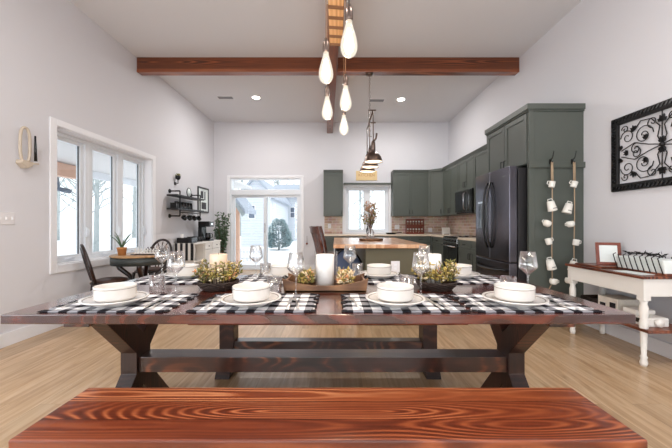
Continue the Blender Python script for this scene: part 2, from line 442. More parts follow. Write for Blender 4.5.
def struct(mb, name, mat, bevel=0.0, parent=None):
    return mb.build(name, mat, parent=parent, bevel=bevel, kind='structure' if parent is None else None)


def wall_boxes(mb, axis, a0, a1, t0, t1, z0, z1, holes):
    """a wall along axis with rectangular holes (h0,h1,hz0,hz1)"""
    def bx(p0, p1, q0, q1):
        if p1 - p0 < 1e-4 or q1 - q0 < 1e-4: return
        if axis == 'X': mb.box(p0, p1, t0, t1, q0, q1)
        else: mb.box(t0, t1, p0, p1, q0, q1)
    cur = a0
    for h0, h1, hz0, hz1 in sorted(holes):
        bx(cur, h0, z0, z1)
        bx(h0, h1, z0, hz0); bx(h0, h1, hz1, z1)
        cur = h1
    bx(cur, a1, z0, z1)


# ------------------------------------------------------------------ the room
XL, XR, YB, ZC, YR = -3.13, 2.88, 8.2, 3.78, -3.2
WIN = (3.575, 5.445, 0.695, 2.26)            # left wall window opening (Y0,Y1,z0,z1)
DOOR = (PX(229.5, YB), PX(301.5, YB), 0.0, PZ(178, YB))
KW = (PX(345.5, YB), PX(388.5, YB), PZ(232.5, YB), PZ(187, YB))
FILLW_REAR = (-2.6, 2.4, 0.25, 2.6)  # unseen opening in the rear wall, added to let fill light in
FILLW_SIDE = (-1.9, 1.3, 0.3, 2.4)  # unseen opening near the dining end, also added for fill light

m = MB().box(XL - .3, XR + .3, YR - .3, YB + .3, -0.12, 0.0); struct(m, 'floor', 'floor')
m = MB().box(XL - .3, XR + .3, YR - .3, YB + .3, ZC, ZC + 0.15); struct(m, 'ceiling', 'ceil')
m = MB(); wall_boxes(m, 'Y', YR - .3, YB + .3, XL - 0.25, XL, 0, ZC, [WIN, FILLW_SIDE]); struct(m, 'wall_left', 'wall')
m = MB(); wall_boxes(m, 'X', XL, XR, YB, YB + 0.2, 0, ZC, [DOOR, KW]); struct(m, 'wall_back', 'wall')
m = MB().box(XR, XR + 0.2, YR - .3, YB + .3, 0, ZC); struct(m, 'wall_right', 'wall')
m = MB(); wall_boxes(m, 'X', XL, XR, YR - .2, YR, 0, ZC, [FILLW_REAR]); struct(m, 'wall_rear', 'wall')

BH = 0.13
m = MB().box(XL, XL + .016, YR, YB, 0, BH); struct(m, 'baseboard_left', 'trim', 0.004)
m = MB().box(XL + .016, DOOR[0] - .09, YB - .016, YB, 0, BH).box(DOOR[1] + .09, PX(323, YB) - .02, YB - .016, YB, 0, BH); struct(m, 'baseboard_back', 'trim', 0.004)
m = MB().box(XR - .016, XR, YR, 3.72, 0, BH); struct(m, 'baseboard_right', 'trim', 0.004)


def frame_boxes(mb, axis, a0, a1, z0, z1, t0, t1, w, wb=None, wt=None):
    wb = w if wb is None else wb; wt = w if wt is None else wt
    def bx(p0, p1, q0, q1):
        if axis == 'X': mb.box(p0, p1, t0, t1, q0, q1)
        else: mb.box(t0, t1, p0, p1, q0, q1)
    bx(a0, a0 + w, z0, z1); bx(a1 - w, a1, z0, z1)
    if wb: bx(a0 + w, a1 - w, z0, z0 + wb)
    if wt: bx(a0 + w, a1 - w, z1 - wt, z1)
    return mb


# triple casement window in the left wall
def triple_window():
    y0, y1, z0, z1 = WIN
    root = thing('window_1', 'white triple casement window in the white side wall, overlooking the snowy porch', 'window', (XL, (y0 + y1) / 2, z0))
    root['kind'] = 'structure'
    frame_boxes(MB(), 'Y', y0 - .085, y1 + .085, z0 - .085, z1 + .075, XL, XL + .018, .085, .085, .075).build('casing', 'trim', root, bevel=0.004)
    frame_boxes(MB(), 'Y', y0, y1, z0, z1, XL - .25, XL, .012).build('jamb_liner', 'trim', root)
    u = (y1 - y0 - .024) / 3
    for i in range(3):
        a0 = y0 + .012 + i * u; a1 = a0 + u
        fr = frame_boxes(MB(), 'Y', a0, a1, z0 + .012, z1 - .012, XL - .22, XL - .12, .05, .03, .05).build('window_frame', 'vinyl', root, bevel=0.003)
        sh = frame_boxes(MB(), 'Y', a0 + .05, a1 - .05, z0 + .042, z1 - .062, XL - .20, XL - .145, .055, .045, .04).build('sash', 'vinyl', root, bevel=0.003)
        MB().box(XL - .180, XL - .172, a0 + .105, a1 - .105, z0 + .087, z1 - .102).build('pane', 'glass', sh)
        g = MB().box(XL - .1715, XL - .164, a1 - .118, a1 - .105, z0 + .087, z1 - .102)
        g.build('screen_track', 'screen', sh)
        MB().box(XL - .12, XL - .10, a1 - .045, a1 - .02, 1.0, 1.12).tube([(XL - .1, a1 - .032, 1.1), (XL - .085, a1 - .032, 1.08), (XL - .085, a1 - .032, .98)], .006).build('handle', 'vinyl', fr)
        MB().box(XL - .12, XL - .09, (a0 + a1) / 2 - .05, (a0 + a1) / 2 + .05, z0 + .045, z0 + .06).tube([(XL - .10, (a0 + a1) / 2, z0 + .06), (XL - .06, (a0 + a1) / 2 + .05, z0 + .07)], .007).build('crank', 'vinyl', fr)
    return root
triple_window()


def other_window(name, axis, a0, a1, z0, z1, t, sgn, n, label):
    """plain window with n lights; t wall inner face, sgn outward direction"""
    root = thing(name, label, 'window', ((a0 + a1) / 2, t, z0) if axis == 'X' else (t, (a0 + a1) / 2, z0)); root['kind'] = 'structure'
    lo, hi = (t - .018, t) if sgn > 0 else (t, t + .018)
    frame_boxes(MB(), axis, a0 - .075, a1 + .075, z0 - .075, z1 + .075, lo, hi, .075).build('casing', 'trim', root, bevel=0.004)
    u = (a1 - a0) / n
    for i in range(n):
        p0 = a0 + i * u; p1 = p0 + u
        lo, hi = sorted((t + sgn * .06, t + sgn * .13))
        sw_ = .085 if name == 'window_2' else .055
        fr = frame_boxes(MB(), axis, p0, p1, z0, z1, lo, hi, sw_).build('sash', 'vinyl', root, bevel=0.003)
        mb = MB()
        lo, hi = sorted((t + sgn * .09, t + sgn * .096))
        if axis == 'X': mb.box(p0 + .055, p1 - .055, lo, hi, z0 + .055, z1 - .055)
        else: mb.box(lo, hi, p0 + .055, p1 - .055, z0 + .055, z1 - .055)
        mb.build('pane', 'glass', fr)
    return root


# kitchen window, two casements
kw = other_window('window_2', 'X', KW[0], KW[1], KW[2], KW[3], YB, 1, 2, 'white two-casement window over the kitchen counter, between the green wall cabinets')
for xx in (PX(361.5, YB), PX(371, YB)):
    MB().box(xx - .012, xx + .012, YB + .045, YB + .06, 1.35, 1.42).build('latch', 'black', kw)
other_window('window_rear_added', 'X', FILLW_REAR[0], FILLW_REAR[1], FILLW_REAR[2], FILLW_REAR[3], YR, -1, 4, 'wide unseen window added in the rear wall to let fill light in')
other_window('window_side_added', 'Y', FILLW_SIDE[0], FILLW_SIDE[1], FILLW_SIDE[2], FILLW_SIDE[3], XL, -1, 3, 'unseen side window added beside the dining end of the room for fill light')


# sliding door with transom
def sliding_door():
    x0, x1, z0, z1 = DOOR
    root = thing('door_1', 'white sliding glass patio door with a transom light above, opening on the snowy yard', 'door', ((x0 + x1) / 2, YB, 0)); root['kind'] = 'structure'
    frame_boxes(MB(), 'X', x0 - .06, x1 + .06, 0, z1 + .06, YB - .02, YB, .06, 0, .06).build('casing', 'trim', root, bevel=.004)
    frame_boxes(MB(), 'X', x0, x1, 0, z1, YB, YB + .16, .05, .04, .04).build('door_frame', 'vinyl', root, bevel=.003)
    zt0, zt1 = PZ(189.5, YB), PZ(179.7, YB)
    MB().box(x0 + .05, x1 - .05, YB + .0, YB + .16, PZ(195, YB), zt0).build('transom_bar', 'vinyl', root, bevel=.004)
    MB().box(x0 + .05, x1 - .05, YB + .07, YB + .076, zt0, z1 - .04).build('transom_pane', 'glass', root)
    for nm, a, b, dy in (('fixed', PX(231.2, YB), PX(267, YB), .09), ('slide', PX(263.3, YB), PX(299.6, YB), .03)):
        top = PZ(195, YB)
        pn = frame_boxes(MB(), 'X', a, b, .04, top, YB + dy, YB + dy + .045, .075, .08, .06).build('door_panel', 'vinyl', root, bevel=.003)
        MB().box(a + .075, b - .075, YB + dy + .02, YB + dy + .026, .12, top - .06).build('pane', 'glass', pn)
        if nm == 'slide':
            MB().box(a + .015, a + .045, YB + .0, YB + .03, .95, 1.2).build('door_handle', 'chrome', pn, bevel=.004)
sliding_door()

# ceiling beams
t = MB().box(XL + .002, XR - .002, 5.02, 5.15, 3.552, ZC + .01)
tag(t.build('ceiling_beam', 'beam', bevel=.006), 'stained wooden beam running from wall to wall under the white ceiling', 'beam')
mb = MB()
ya, yb = 3.0, YB - .002
xa, xb = 0.0, -0.158
mb.add([(xa - .075, ya, 3.5), (xa + .075, ya, 3.5), (xb + .075, yb, 3.5), (xb - .075, yb, 3.5), (xa - .075, ya, ZC + .01), (xa + .075, ya, ZC + .01), (xb + .075, yb, ZC + .01), (xb - .075, yb, ZC + .01)],
       [(0, 3, 2, 1), (4, 5, 6, 7), (0, 1, 5, 4), (1, 2, 6, 5), (2, 3, 7, 6), (3, 0, 4, 7)])
tag(mb.build('ceiling_beam', 'beamy', bevel=.005), 'narrow wooden beam along the middle of the ceiling, ending at the back wall', 'beam')

# recessed lights and vents
can = thing('recessed_ceiling_light', 'round recessed ceiling light near the side wall with windows', 'ceiling light', (-1.65, 6.6, ZC), group='recessed ceiling lights')
MB().lathe([(.075, -.004), (.095, -.006), (.098, 0), (.075, 0)], n=28, cap=False).build('trim_ring', 'trim', can, local=True)
MB().lathe([(.074, -.006), (.076, -.001)], n=28).build('lens', 'downlight', can, local=True)
dup(can, (1.36, 6.7, ZC), label='round recessed ceiling light above the kitchen, near the wall cabinets')
dup(can, (-1.65, 1.0, ZC), label='unseen recessed ceiling light added as fill over the dining area, window side')  # this one and the next are out of view, added to brighten the room
dup(can, (1.4, 1.0, ZC), label='unseen recessed ceiling light added as fill over the dining area, cabinet side')


def vent(x, y, label):
    r = thing('ceiling_vent', label, 'vent', (x, y, ZC), group='ceiling vents')
    frame_boxes(MB(), 'X', -.17, .17, -.07, .07, -.006, 0, .02)
    mb = MB()
    mb.box(-.17, .17, -.09, -.07, -.008, 0).box(-.17, .17, .07, .09, -.008, 0).box(-.17, -.15, -.07, .07, -.008, 0).box(.15, .17, -.07, .07, -.008, 0)
    mb.build('frame', 'trim', r, local=True)
    mb = MB()
    for i in range(8):
        mb.box(-.15, .15, -.064 + i * .017, -.054 + i * .017, -.007, 0, rot=Matrix.Rotation(.5, 3, 'X'))
    mb.build('grille', 'ventgrey', r, local=True)
vent(-2.28, 6.6, 'white ceiling vent between the side wall and the recessed light')
vent(.86, 6.75, 'white ceiling vent beside the hanging kitchen light')


# ------------------------------------------------------------------ wall plates
def plate(name, label, axis, t, a, z, w, h, n, kind, cat):
    """axis = normal axis; sign of t gives outward direction"""
    root = thing(name, label, cat, (t, a, z) if axis == 'X' else (a, t, z))
    s = 1 if (axis == 'X' and t < 0) else -1
    def bx(mb, u0, u1, w0, w1, d0, d1):
        lo, hi = sorted((t + s * d0, t + s * d1))
        if axis == 'X': mb.box(lo, hi, a + u0, a + u1, z + w0, z + w1)
        else: mb.box(a + u0, a + u1, lo, hi, z + w0, z + w1)
        return mb
    bx(MB(), -w / 2, w / 2, -h / 2, h / 2, 0, .006).build('plate', 'switch', root, bevel=.002)
    for i in range(n):
        c = -w / 2 + w * (i + .5) / n
        if kind == 'switch':
            bx(MB(), c - .006, c + .006, -.012, .012, .006, .016).build('toggle', 'trim', root)
        else:
            for dz in (.02, -.02):
                o = bx(MB(), c - .014, c + .014, dz - .012, dz + .012, .006, .009).build('socket', 'trim', root, bevel=.002)
                mm = MB(); bx(mm, c - .007, c - .004, dz - .006, dz + .006, .009, .0098); bx(mm, c + .004, c + .007, dz - .006, dz + .006, .009, .0098)
                mm.build('slot', 'black', o)
    return root
plate('light_switch', 'white three-toggle switch plate on the wall below the wall ornament', 'X', XL, 3.03, PZ(218.5, 3.05), .165, .115, 3, 'switch', 'switch')
plate('wall_outlet', 'white outlet plate on the brick backsplash under the single wall cabinet', 'Y', YB - .012, PX(329.5, YB), PZ(226, YB), .08, .115, 1, 'outlet', 'outlet')
plate('wall_outlet', 'white outlet plate on the backsplash beside the spice rack', 'Y', YB - .012, PX(397, YB), PZ(227, YB), .12, .115, 2, 'outlet', 'outlet')
plate('wall_outlet', 'white outlet plate on the backsplash in the kitchen corner', 'Y', YB - .012, PX(430, YB), PZ(230, YB), .1, .115, 1, 'outlet', 'outlet')


# ------------------------------------------------------------------ kitchen cabinets
def door_front(mb, axis, t, s, a0, a1, z0, z1, th=.02, rail=.055, rec=.01):
    """shaker door: frame + recessed panel. t = cabinet face, s = direction outward"""
    def bx(p0, p1, q0, q1, d0, d1):
        lo, hi = sorted((t + s * d0, t + s * d1))
        if axis == 'X': mb.box(lo, hi, p0, p1, q0, q1)
        else: mb.box(p0, p1, lo, hi, q0, q1)
    bx(a0, a0 + rail, z0, z1, 0, th); bx(a1 - rail, a1, z0, z1, 0, th)
    bx(a0 + rail, a1 - rail, z0, z0 + rail, 0, th); bx(a0 + rail, a1 - rail, z1 - rail, z1, 0, th)
    bx(a0 + rail, a1 - rail, z0 + rail, z1 - rail, 0, th - rec)
    return mb


def pull(axis, t, s, a, z0, z1):
    def P(d, z):
        return (t + s * d, a, z) if axis == 'X' else (a, t + s * d, z)
    return MB().tube([P(.02, z0), P(.048, z0 + .005), P(.048, z1 - .005), P(.02, z1)], .006, n=6)


def cabinet(name, label, axis, t, s, wall, a0, a1, z0, z1, ndoors, drawers=0, crown=False, toe=False, sides=True, group=None, cols=None, handle='low'):
    lo, hi = sorted((t, wall))
    base = ((lo + hi) / 2, (a0 + a1) / 2, z0) if axis == 'X' else ((a0 + a1) / 2, (lo + hi) / 2, z0)
    root = thing(name, label, 'cabinet', base, group=group)
    b = MB()
    zb = z0 + (.09 if toe else 0)
    zt = z1 - (.06 if crown else 0)
    if axis == 'X': b.box(lo, hi, a0 + .001, a1 - .001, zb, zt)
    else: b.box(a0 + .001, a1 - .001, lo, hi, zb, zt)
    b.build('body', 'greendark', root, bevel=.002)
    if toe:
        k = MB(); l2, h2 = sorted((t - s * .06, wall))
        if axis == 'X': k.box(l2, h2, a0 + .002, a1 - .002, z0, zb)
        else: k.box(a0 + .002, a1 - .002, l2, h2, z0, zb)
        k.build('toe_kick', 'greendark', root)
    if crown:
        k = MB()
        for dz0, dz1, o in ((zt, zt + .02, .022), (zt + .02, zt + .045, .032), (zt + .045, z1, .045)):
            l2, h2 = sorted((t + s * o, wall))
            if axis == 'X': k.box(l2, h2, a0 - (.0), a1, dz0, dz1)
            else: k.box(a0, a1, l2, h2, dz0, dz1)
        k.build('crown', 'green', root)
    w = (a1 - a0) / ndoors
    dz = zt
    if drawers:
        dh = .15
        for i in range(ndoors):
            d = door_front(MB(), axis, t, s, a0 + i * w + .004, a0 + (i + 1) * w - .004, zt - dh, zt - .008, rail=.035).build('drawer', 'green', root, bevel=.0015)
            c = a0 + (i + .5) * w
            mm = MB()
            if axis == 'X': mm.tube([(t + s * .02, c - .05, zt - dh / 2), (t + s * .048, c - .045, zt - dh / 2), (t + s * .048, c + .045, zt - dh / 2), (t + s * .02, c + .05, zt - dh / 2)], .006, n=6)
            else: mm.tube([(c - .05, t + s * .02, zt - dh / 2), (c - .045, t + s * .048, zt - dh / 2), (c + .045, t + s * .048, zt - dh / 2), (c + .05, t + s * .02, zt - dh / 2)], .006, n=6)
            mm.build('handle', 'blackmetal', d)
        dz = zt - dh - .004
    for i in range(ndoors):
        d = door_front(MB(), axis, t, s, a0 + i * w + .004, a0 + (i + 1) * w - .004, zb + .006, dz - .006).build('door', 'green', root, bevel=.0015)
        inner = (i % 2 == 0) if ndoors > 1 else True
        c = a0 + (i + 1) * w - .035 if inner else a0 + i * w + .035
        if handle == 'low': pull(axis, t, s, c, zb + .05, zb + .15).build('handle', 'blackmetal', d)
        else: pull(axis, t, s, c, dz - .16, dz - .06).build('handle', 'blackmetal', d)
    return root

UZ0, UZ1 = 1.37, 2.50
UF = YB - .33      # face of the wall cabinets on the back wall
cabinet('wall_cabinet', 'narrow green wall cabinet between the sliding door and the kitchen window', 'Y', UF, -1, YB - .001, PX(323.5, UF), PX(343, UF), UZ0, UZ1, 1, crown=True)
cabinet('wall_cabinet', 'wide green wall cabinet with two doors on the other side of the kitchen window', 'Y', UF, -1, YB - .001, PX(393, UF), 2.27, UZ0, UZ1, 2, crown=True)


def corner_cabinet():
    root = thing('wall_cabinet', 'angled green corner wall cabinet', 'cabinet', (2.55, 7.9, UZ0))
    zt = UZ1 - .06
    poly = [(2.272, YB - .001), (2.272, UF + .001), (2.549, 7.598), (XR - .001, 7.598), (XR - .001, YB - .001)]
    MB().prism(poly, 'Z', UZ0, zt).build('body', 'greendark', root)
    n = Vector((2.272 - 2.549, 0, 0))
    p0 = Vector((2.272, UF, 0)); p1 = Vector((2.549, 7.598, 0)); d = (p1 - p0); ln = d.length; ang = math.atan2(d.y, d.x)
    dm = door_front(MB(), 'Y', 0, -1, .006, ln - .006, UZ0 + .006, zt - .006)
    R = Matrix.Rotation(ang, 3, 'Z')
    dm.v = [tuple(p0 + R @ Vector(v)) for v in dm.v]
    dd = dm.build('door', 'green', root, bevel=.0015)
    pm = pull('Y', 0, -1, ln - .045, UZ0 + .05, UZ0 + .15); pm.v = [tuple(p0 + R @ Vector(v)) for v in pm.v]; pm.build('handle', 'blackmetal', dd)
    cp = [(2.272, YB - .001), (2.272, UF - .045), (2.51, 7.56), (2.51, 7.598), (XR - .001, 7.598), (XR - .001, YB - .001)]
    MB().prism(cp, 'Z', zt + .001, UZ1).build('crown', 'green', root)
corner_cabinet()
UX = XR - .33
cabinet('wall_cabinet', 'green wall cabinet between the corner cabinet and the microwave', 'X', UX, -1, XR - .001, 6.66, 7.59, UZ0, UZ1, 2, crown=True)
cabinet('wall_cabinet', 'short green wall cabinet above the microwave', 'X', UX, -1, XR - .001, 5.88, 6.655, 1.84, UZ1, 2, crown=True)
cabinet('wall_cabinet', 'green wall cabinet between the microwave and the refrigerator', 'X', UX, -1, XR - .001, 4.80, 5.875, UZ0, UZ1, 2, crown=True)

# base cabinets
BF = YB - .62; BXF = XR - .62
cabinet('base_cabinet', 'green base cabinet below the kitchen window', 'Y', BF, -1, YB - .001, PX(323.5, BF), 1.25, 0, .885, 3, drawers=1, toe=True, handle='high')
cabinet('base_cabinet', 'green base cabinet below the spice rack', 'Y', BF, -1, YB - .001, 1.255, 2.25, 0, .885, 2, drawers=1, toe=True, handle='high')
cabinet('base_cabinet', 'green base cabinet in the corner beyond the range', 'X', BXF, -1, XR - .001, 6.66, BF - .06, 0, .885, 1, drawers=1, toe=True, handle='high')
cabinet('base_cabinet', 'green base cabinet between the range and the refrigerator', 'X', BXF, -1, XR - .001, 4.80, 5.86, 0, .885, 2, drawers=1, toe=True, handle='high')
m = MB().box(PX(323.5, BF) - .01, BXF - .03, BF - .03, YB - .02, .886, .922)
m.box(BXF - .03, XR - .02, 6.66, YB - .02, .886, .922)
tag(m.build('countertop', 'stone', bevel=.004), 'pale stone worktop along the kitchen window wall, turning the corner', 'countertop')
m = MB().box(BXF - .03, XR - .02, 4.80, 5.86, .886, .922)
tag(m.build('countertop', 'stone', bevel=.004), 'short pale worktop between the range and the refrigerator', 'countertop')
m = MB().box(PX(323.5, BF), KW[0] - .08, YB - .012, YB, .923, UZ0).box(KW[1] + .08, XR - .012, YB - .012, YB, .923, UZ0).box(KW[0] - .08, KW[1] + .08, YB - .012, YB, .923, KW[2] - .08)
struct(m, 'trim_1', 'splash_b')
m = MB().box(XR - .012, XR, 4.8, YB - .012, .923, UZ0); struct(m, 'trim_2', 'splash_r')
# shelf over the kitchen window
m = MB().box(PX(343.5, YB), PX(392.5, 7.9), YB - .12, YB - .001, PZ(184.3, 8.1), PZ(182.8, 8.1))
tag(m.build('window_shelf', 'green', bevel=.003), 'thin green shelf board directly above the kitchen window', 'shelf')


# tall surround with fridge
PF, PBk, PXF = 3.72, 4.76, 2.24
def surround():
    root = thing('refrigerator_cabinet', 'tall green cabinet surround with panelled side and two doors above the refrigerator', 'cabinet', (2.56, 4.24, 0))
    zt = 2.47
    MB().box(PXF, XR - .001, PF, PF + .03, 0, zt).build('side_panel', 'green', root, bevel=.002)
    MB().box(PXF, XR - .001, PBk - .03, PBk, 0, zt).build('side_panel', 'green', root, bevel=.002)
    MB().box(PXF + .01, XR - .001, PF + .03, PBk - .03, 1.86, zt).build('body', 'greendark', root)
    MB().box(PXF - .004, PXF + .06, PF - .012, PF, 0, zt).build('corner_stile', 'green', root, bevel=.002)
    w = (PBk - PF - .06) / 2
    for i in range(2):
        a0 = PF + .03 + i * w
        d = door_front(MB(), 'X', PXF + .01, -1, a0 + .004, a0 + w - .004, 1.87, zt - .01).build('door', 'green', root, bevel=.0015)
        pull('X', PXF + .01, -1, a0 + w - .035 if i == 0 else a0 + .035, 1.9, 1.99).build('handle', 'blackmetal', d)
    k = MB()
    for z0, z1, o in ((zt, zt + .02, .015), (zt + .02, zt + .085, .03)):
        k.box(PXF - o, XR - .001, PF - o, PBk + o * 0, z0, z1)
    k.build('crown', 'green', root, bevel=.003)
    z0, z1 = PZ(167.5, PF - .03), PZ(161.7, PF - .03)
    MB().box(PXF - .004, XR - .001 + .0, PF - .028, PF - .001, z0, z1).build('hook_rail', 'green', root, bevel=.003)
surround()


def fridge():
    x1, y0, y1 = 2.80, PF + .075, PBk - .05
    xf, zt = 2.045, 1.852
    root = thing('refrigerator', 'black stainless french-door refrigerator with a bottom freezer drawer', 'refrigerator', ((xf + x1) / 2, (y0 + y1) / 2, 0))
    MB().box(xf + .115, x1, y0, y1, .03, zt - .02).build('body', 'fridge_side', root, bevel=.004)
    ym = (y0 + y1) / 2
    zs = .70
    for i, (a, b) in enumerate(((y0, ym - .003), (ym + .003, y1))):
        # bowed door fronts
        n = 8; poly = [(xf + .105, a), (xf + .105, b)]
        for k in range(n + 1):
            tt = b - (b - a) * k / n
            u = (tt - y0) / (y1 - y0) * 2 - 1
            poly.append((xf + .012 * (u * u), tt))
        d = MB().prism(poly, 'Z', zs + .006, zt).build('door', 'fridge', root, bevel=.006)
        c = ym - .045 if i == 0 else ym + .045
        pts = []
        for k in range(13):
            q = k / 12
            pts.append((xf - .012 - .06 * math.sin(PI * q) ** .7, c, .85 + q * .86))
        MB().tube(pts, .013, n=8).build('handle', 'black', d)
        if i == 1:
            MB().box(xf - .004, xf + .01, ym + .15, ym + .33, 1.1, 1.45).build('water_dispenser', 'blackglass', d, bevel=.003)
            MB().box(xf - .012, xf, ym + .15, ym + .33, 1.45, 1.475).build('dispenser_panel', 'chrome', d)
        else:
            MB().box(xf - .001 + .006, xf + .008, a + .09, a + .17, 1.735, 1.75).build('badge', 'chrome', d)
    poly = [(xf + .105, y0), (xf + .105, y1)]
    for k in range(13):
        tt = y1 - (y1 - y0) * k / 12; u = (tt - y0) / (y1 - y0) * 2 - 1
        poly.append((xf + .012 * u * u, tt))
    d = MB().prism(poly, 'Z', .07, zs - .006).build('freezer_drawer', 'fridge', root, bevel=.006)
    pts = [(xf - .005 - .055 * math.sin(PI * k / 12) ** .6, y0 + .06 + (y1 - y0 - .12) * k / 12, .60 - .02 * math.sin(PI * k / 12)) for k in range(13)]
    MB().tube(pts, .014, n=8).build('handle', 'black', d)
    MB().box(xf + .1, x1 - .05, y0 + .03, y1 - .03, 0, .031).build('base', 'black', root)
fridge()


def microwave():
    x0, x1, y0, y1, z0, z1 = 2.47, XR - .014, 5.90, 6.64, 1.372, 1.835
    root = thing('microwave', 'black over-the-range microwave under the short green cabinet', 'microwave', ((x0 + x1) / 2, (y0 + y1) / 2, z0))
    MB().box(x0 + .03, x1, y0, y1, z0, z1).build('body', 'black', root, bevel=.004)
    d = MB().box(x0, x0 + .029, y0 + .17, y1, z0 + .03, z1 - .02).build('door', 'blackglass', root, bevel=.004)
    MB().box(x0 - .003, x0, y0 + .25, y1 - .06, z0 + .09, z1 - .09).build('door_window', 'screen', d)
    MB().tube([(x0, y0 + .2, z0 + .07), (x0 - .04, y0 + .2, z0 + .1), (x0 - .045, y0 + .2, z1 - .1), (x0, y0 + .2, z1 - .06)], .011).build('handle', 'chrome', d)
    MB().box(x0 + .002, x0 + .029, y0, y0 + .165, z0 + .03, z1 - .02).build('control_panel', 'blackglass', root, bevel=.003)
    MB().box(x0 + .01, x0 + .029, y0, y1, z1 - .018, z1).build('vent_strip', 'chrome', root)
microwave()


def kitchen_range():
    x0, x1, y0, y1 = BXF - .04, XR - .03, 5.868, 6.652
    root = thing('kitchen_range', 'black freestanding range with a steel oven handle', 'stove', ((x0 + x1) / 2, (y0 + y1) / 2, 0))
    MB().box(x0 + .03, x1, y0, y1, .02, .905).build('body', 'black', root, bevel=.004)
    MB().box(x0 + .01, x1, y0, y1, .905, .93).build('cooktop', 'blackglass', root, bevel=.004)
    for (u, w) in ((.2, .2), (.2, .56), (.46, .2), (.46, .56)):
        MB().lathe([(.09, .0), (.09, .004), (.07, .004), (.07, .001)], (x0 + u, y0 + w, .93), 20, cap=False).build('burner', 'screen', root)
    d = MB().box(x0, x0 + .03, y0 + .01, y1 - .01, .24, .79).build('oven_door', 'blackglass', root, bevel=.004)
    MB().tube([(x0, y0 + .06, .74), (x0 - .045, y0 + .07, .745), (x0 - .045, y1 - .07, .745), (x0, y1 - .06, .74)], .012).build('handle', 'chrome', d)
    MB().box(x0, x0 + .03, y0 + .01, y1 - .01, .80, .90).build('control_panel', 'chrome', root, bevel=.003, label='steel strip with knobs')
    for i in range(5):
        MB().lathe([(.018, 0), (.02, .012), (.014, .03)], (x0, y0 + .1 + i * .145, .85), 12, mat=Matrix.Rotation(-PI / 2, 3, 'Y')).build('knob', 'black', root)
    MB().box(x0, x0 + .03, y0 + .01, y1 - .01, .05, .23).build('drawer', 'black', root, bevel=.004)
kitchen_range()

# small things on the worktops
def jar_profile(r, h): return [(r * .9, 0), (r, h * .08), (r, h * .74), (r * .72, h * .8), (r * .72, h * .82)]

def spice_rack():
    y = YB - .11
    x0, x1 = PX(405, YB), PX(422.5, YB)
    z0 = .9235
    root = thing('spice_rack', 'red-brown two-tier spice rack on the worktop against the brick backsplash', 'rack', ((x0 + x1) / 2, y, z0))
    b = MB().box(x0, x0 + .015, y - .04, y + .05, z0, z0 + .38).box(x1 - .015, x1, y - .04, y + .05, z0, z0 + .38)
    for z in (0, .19): b.box(x0, x1, y - .04, y + .05, z0 + z, z0 + z + .015).box(x0, x1, y - .045, y - .04, z0 + z, z0 + z + .05)
    b.box(x0, x1, y + .045, y + .052, z0, z0 + .38)
    b.build('frame', 'redframe', root, bevel=.002)
    jar = None; k = 0
    for r, z in enumerate((.0155, .2055)):
        for i in range(6):
            x = x0 + .045 + i * (x1 - x0 - .09) / 5
            k += 1
            lab = 'white-lidded spice jar on the %s tier of the red-brown spice rack' % ('upper' if r else 'lower')
            if jar is None:
                jar = thing('spice_jar', lab, 'jar', (x, y, z0 + z), group='spice jars on the lower tier')
                MB().lathe(jar_profile(.022, .11), n=12).build('body', 'glass', jar, local=True)
                MB().lathe([(.019, .002), (.019, .07)], n=12).build('contents', 'leaf_p', jar, local=True)
                MB().lathe([(.02, .088), (.021, .092), (.021, .122), (.018, .125)], n=12).build('lid', 'china', jar, local=True)
            else:
                j = dup(jar, (x, y, z0 + z), label=lab)
                if r: j['group'] = 'spice jars on the upper tier'
spice_rack()

def small_items():
    # soap bottle and vase in front of kitchen window are on the worktop
    y = YB - .3
    r = thing('soap_bottle', 'dark soap bottle on the worktop in front of the kitchen window', 'bottle', (PX(367.5, y), y, .9235))
    MB().lathe([(.03, 0), (.034, .02), (.034, .12), (.012, .16), (.012, .2)], n=14).build('body', 'screen', r, local=True)
    MB().lathe([(.006, .2), (.006, .24), (.014, .245), (.014, .255)], n=10).tube([(0, 0, .25), (0, -.05, .255)], .005).build('pump', 'black', r, local=True)
    r = thing('recipe_stand', 'cream recipe card on a small stand at the corner of the worktop', 'stand', (PX(445, 7.9), 7.8, .9235))
    Rx = Matrix.Rotation(-.2, 3, 'X')
    MB().box(-.1, .1, 0, .012, 0.0, .17, rot=Rx, piv=(0, 0, 0)).build('card', 'cream', r, local=True, bevel=.003)
    MB().box(-.06, .06, -.03, .06, 0, .012).build('base', 'wicker', r, local=True)
    y = YB - .32
    r = thing('dish_pan', 'dark shallow pan on the worktop beside the kitchen window', 'pan', (PX(391, y), y, .9235))
    MB().lathe([(.1, 0), (.14, .035), (.137, .037), (.098, .006)], n=24).build('bowl', 'black', r, local=True)
    MB().tube([(.13, 0, .03), (.26, 0, .045)], .009).build('handle', 'black', r, local=True)
    # coffee canister beside the range, by the fridge
    r = thing('canister', 'black canister on the worktop between range and refrigerator', 'canister', (2.70, 5.3, .9235))
    MB().lathe([(.06, 0), (.065, .02), (.065, .22)], n=18).build('body', 'black', r, local=True)
    MB().lathe([(.066, .22), (.066, .245), (.02, .26), (.015, .28)], n=18).build('lid', 'black', r, local=True)
small_items()

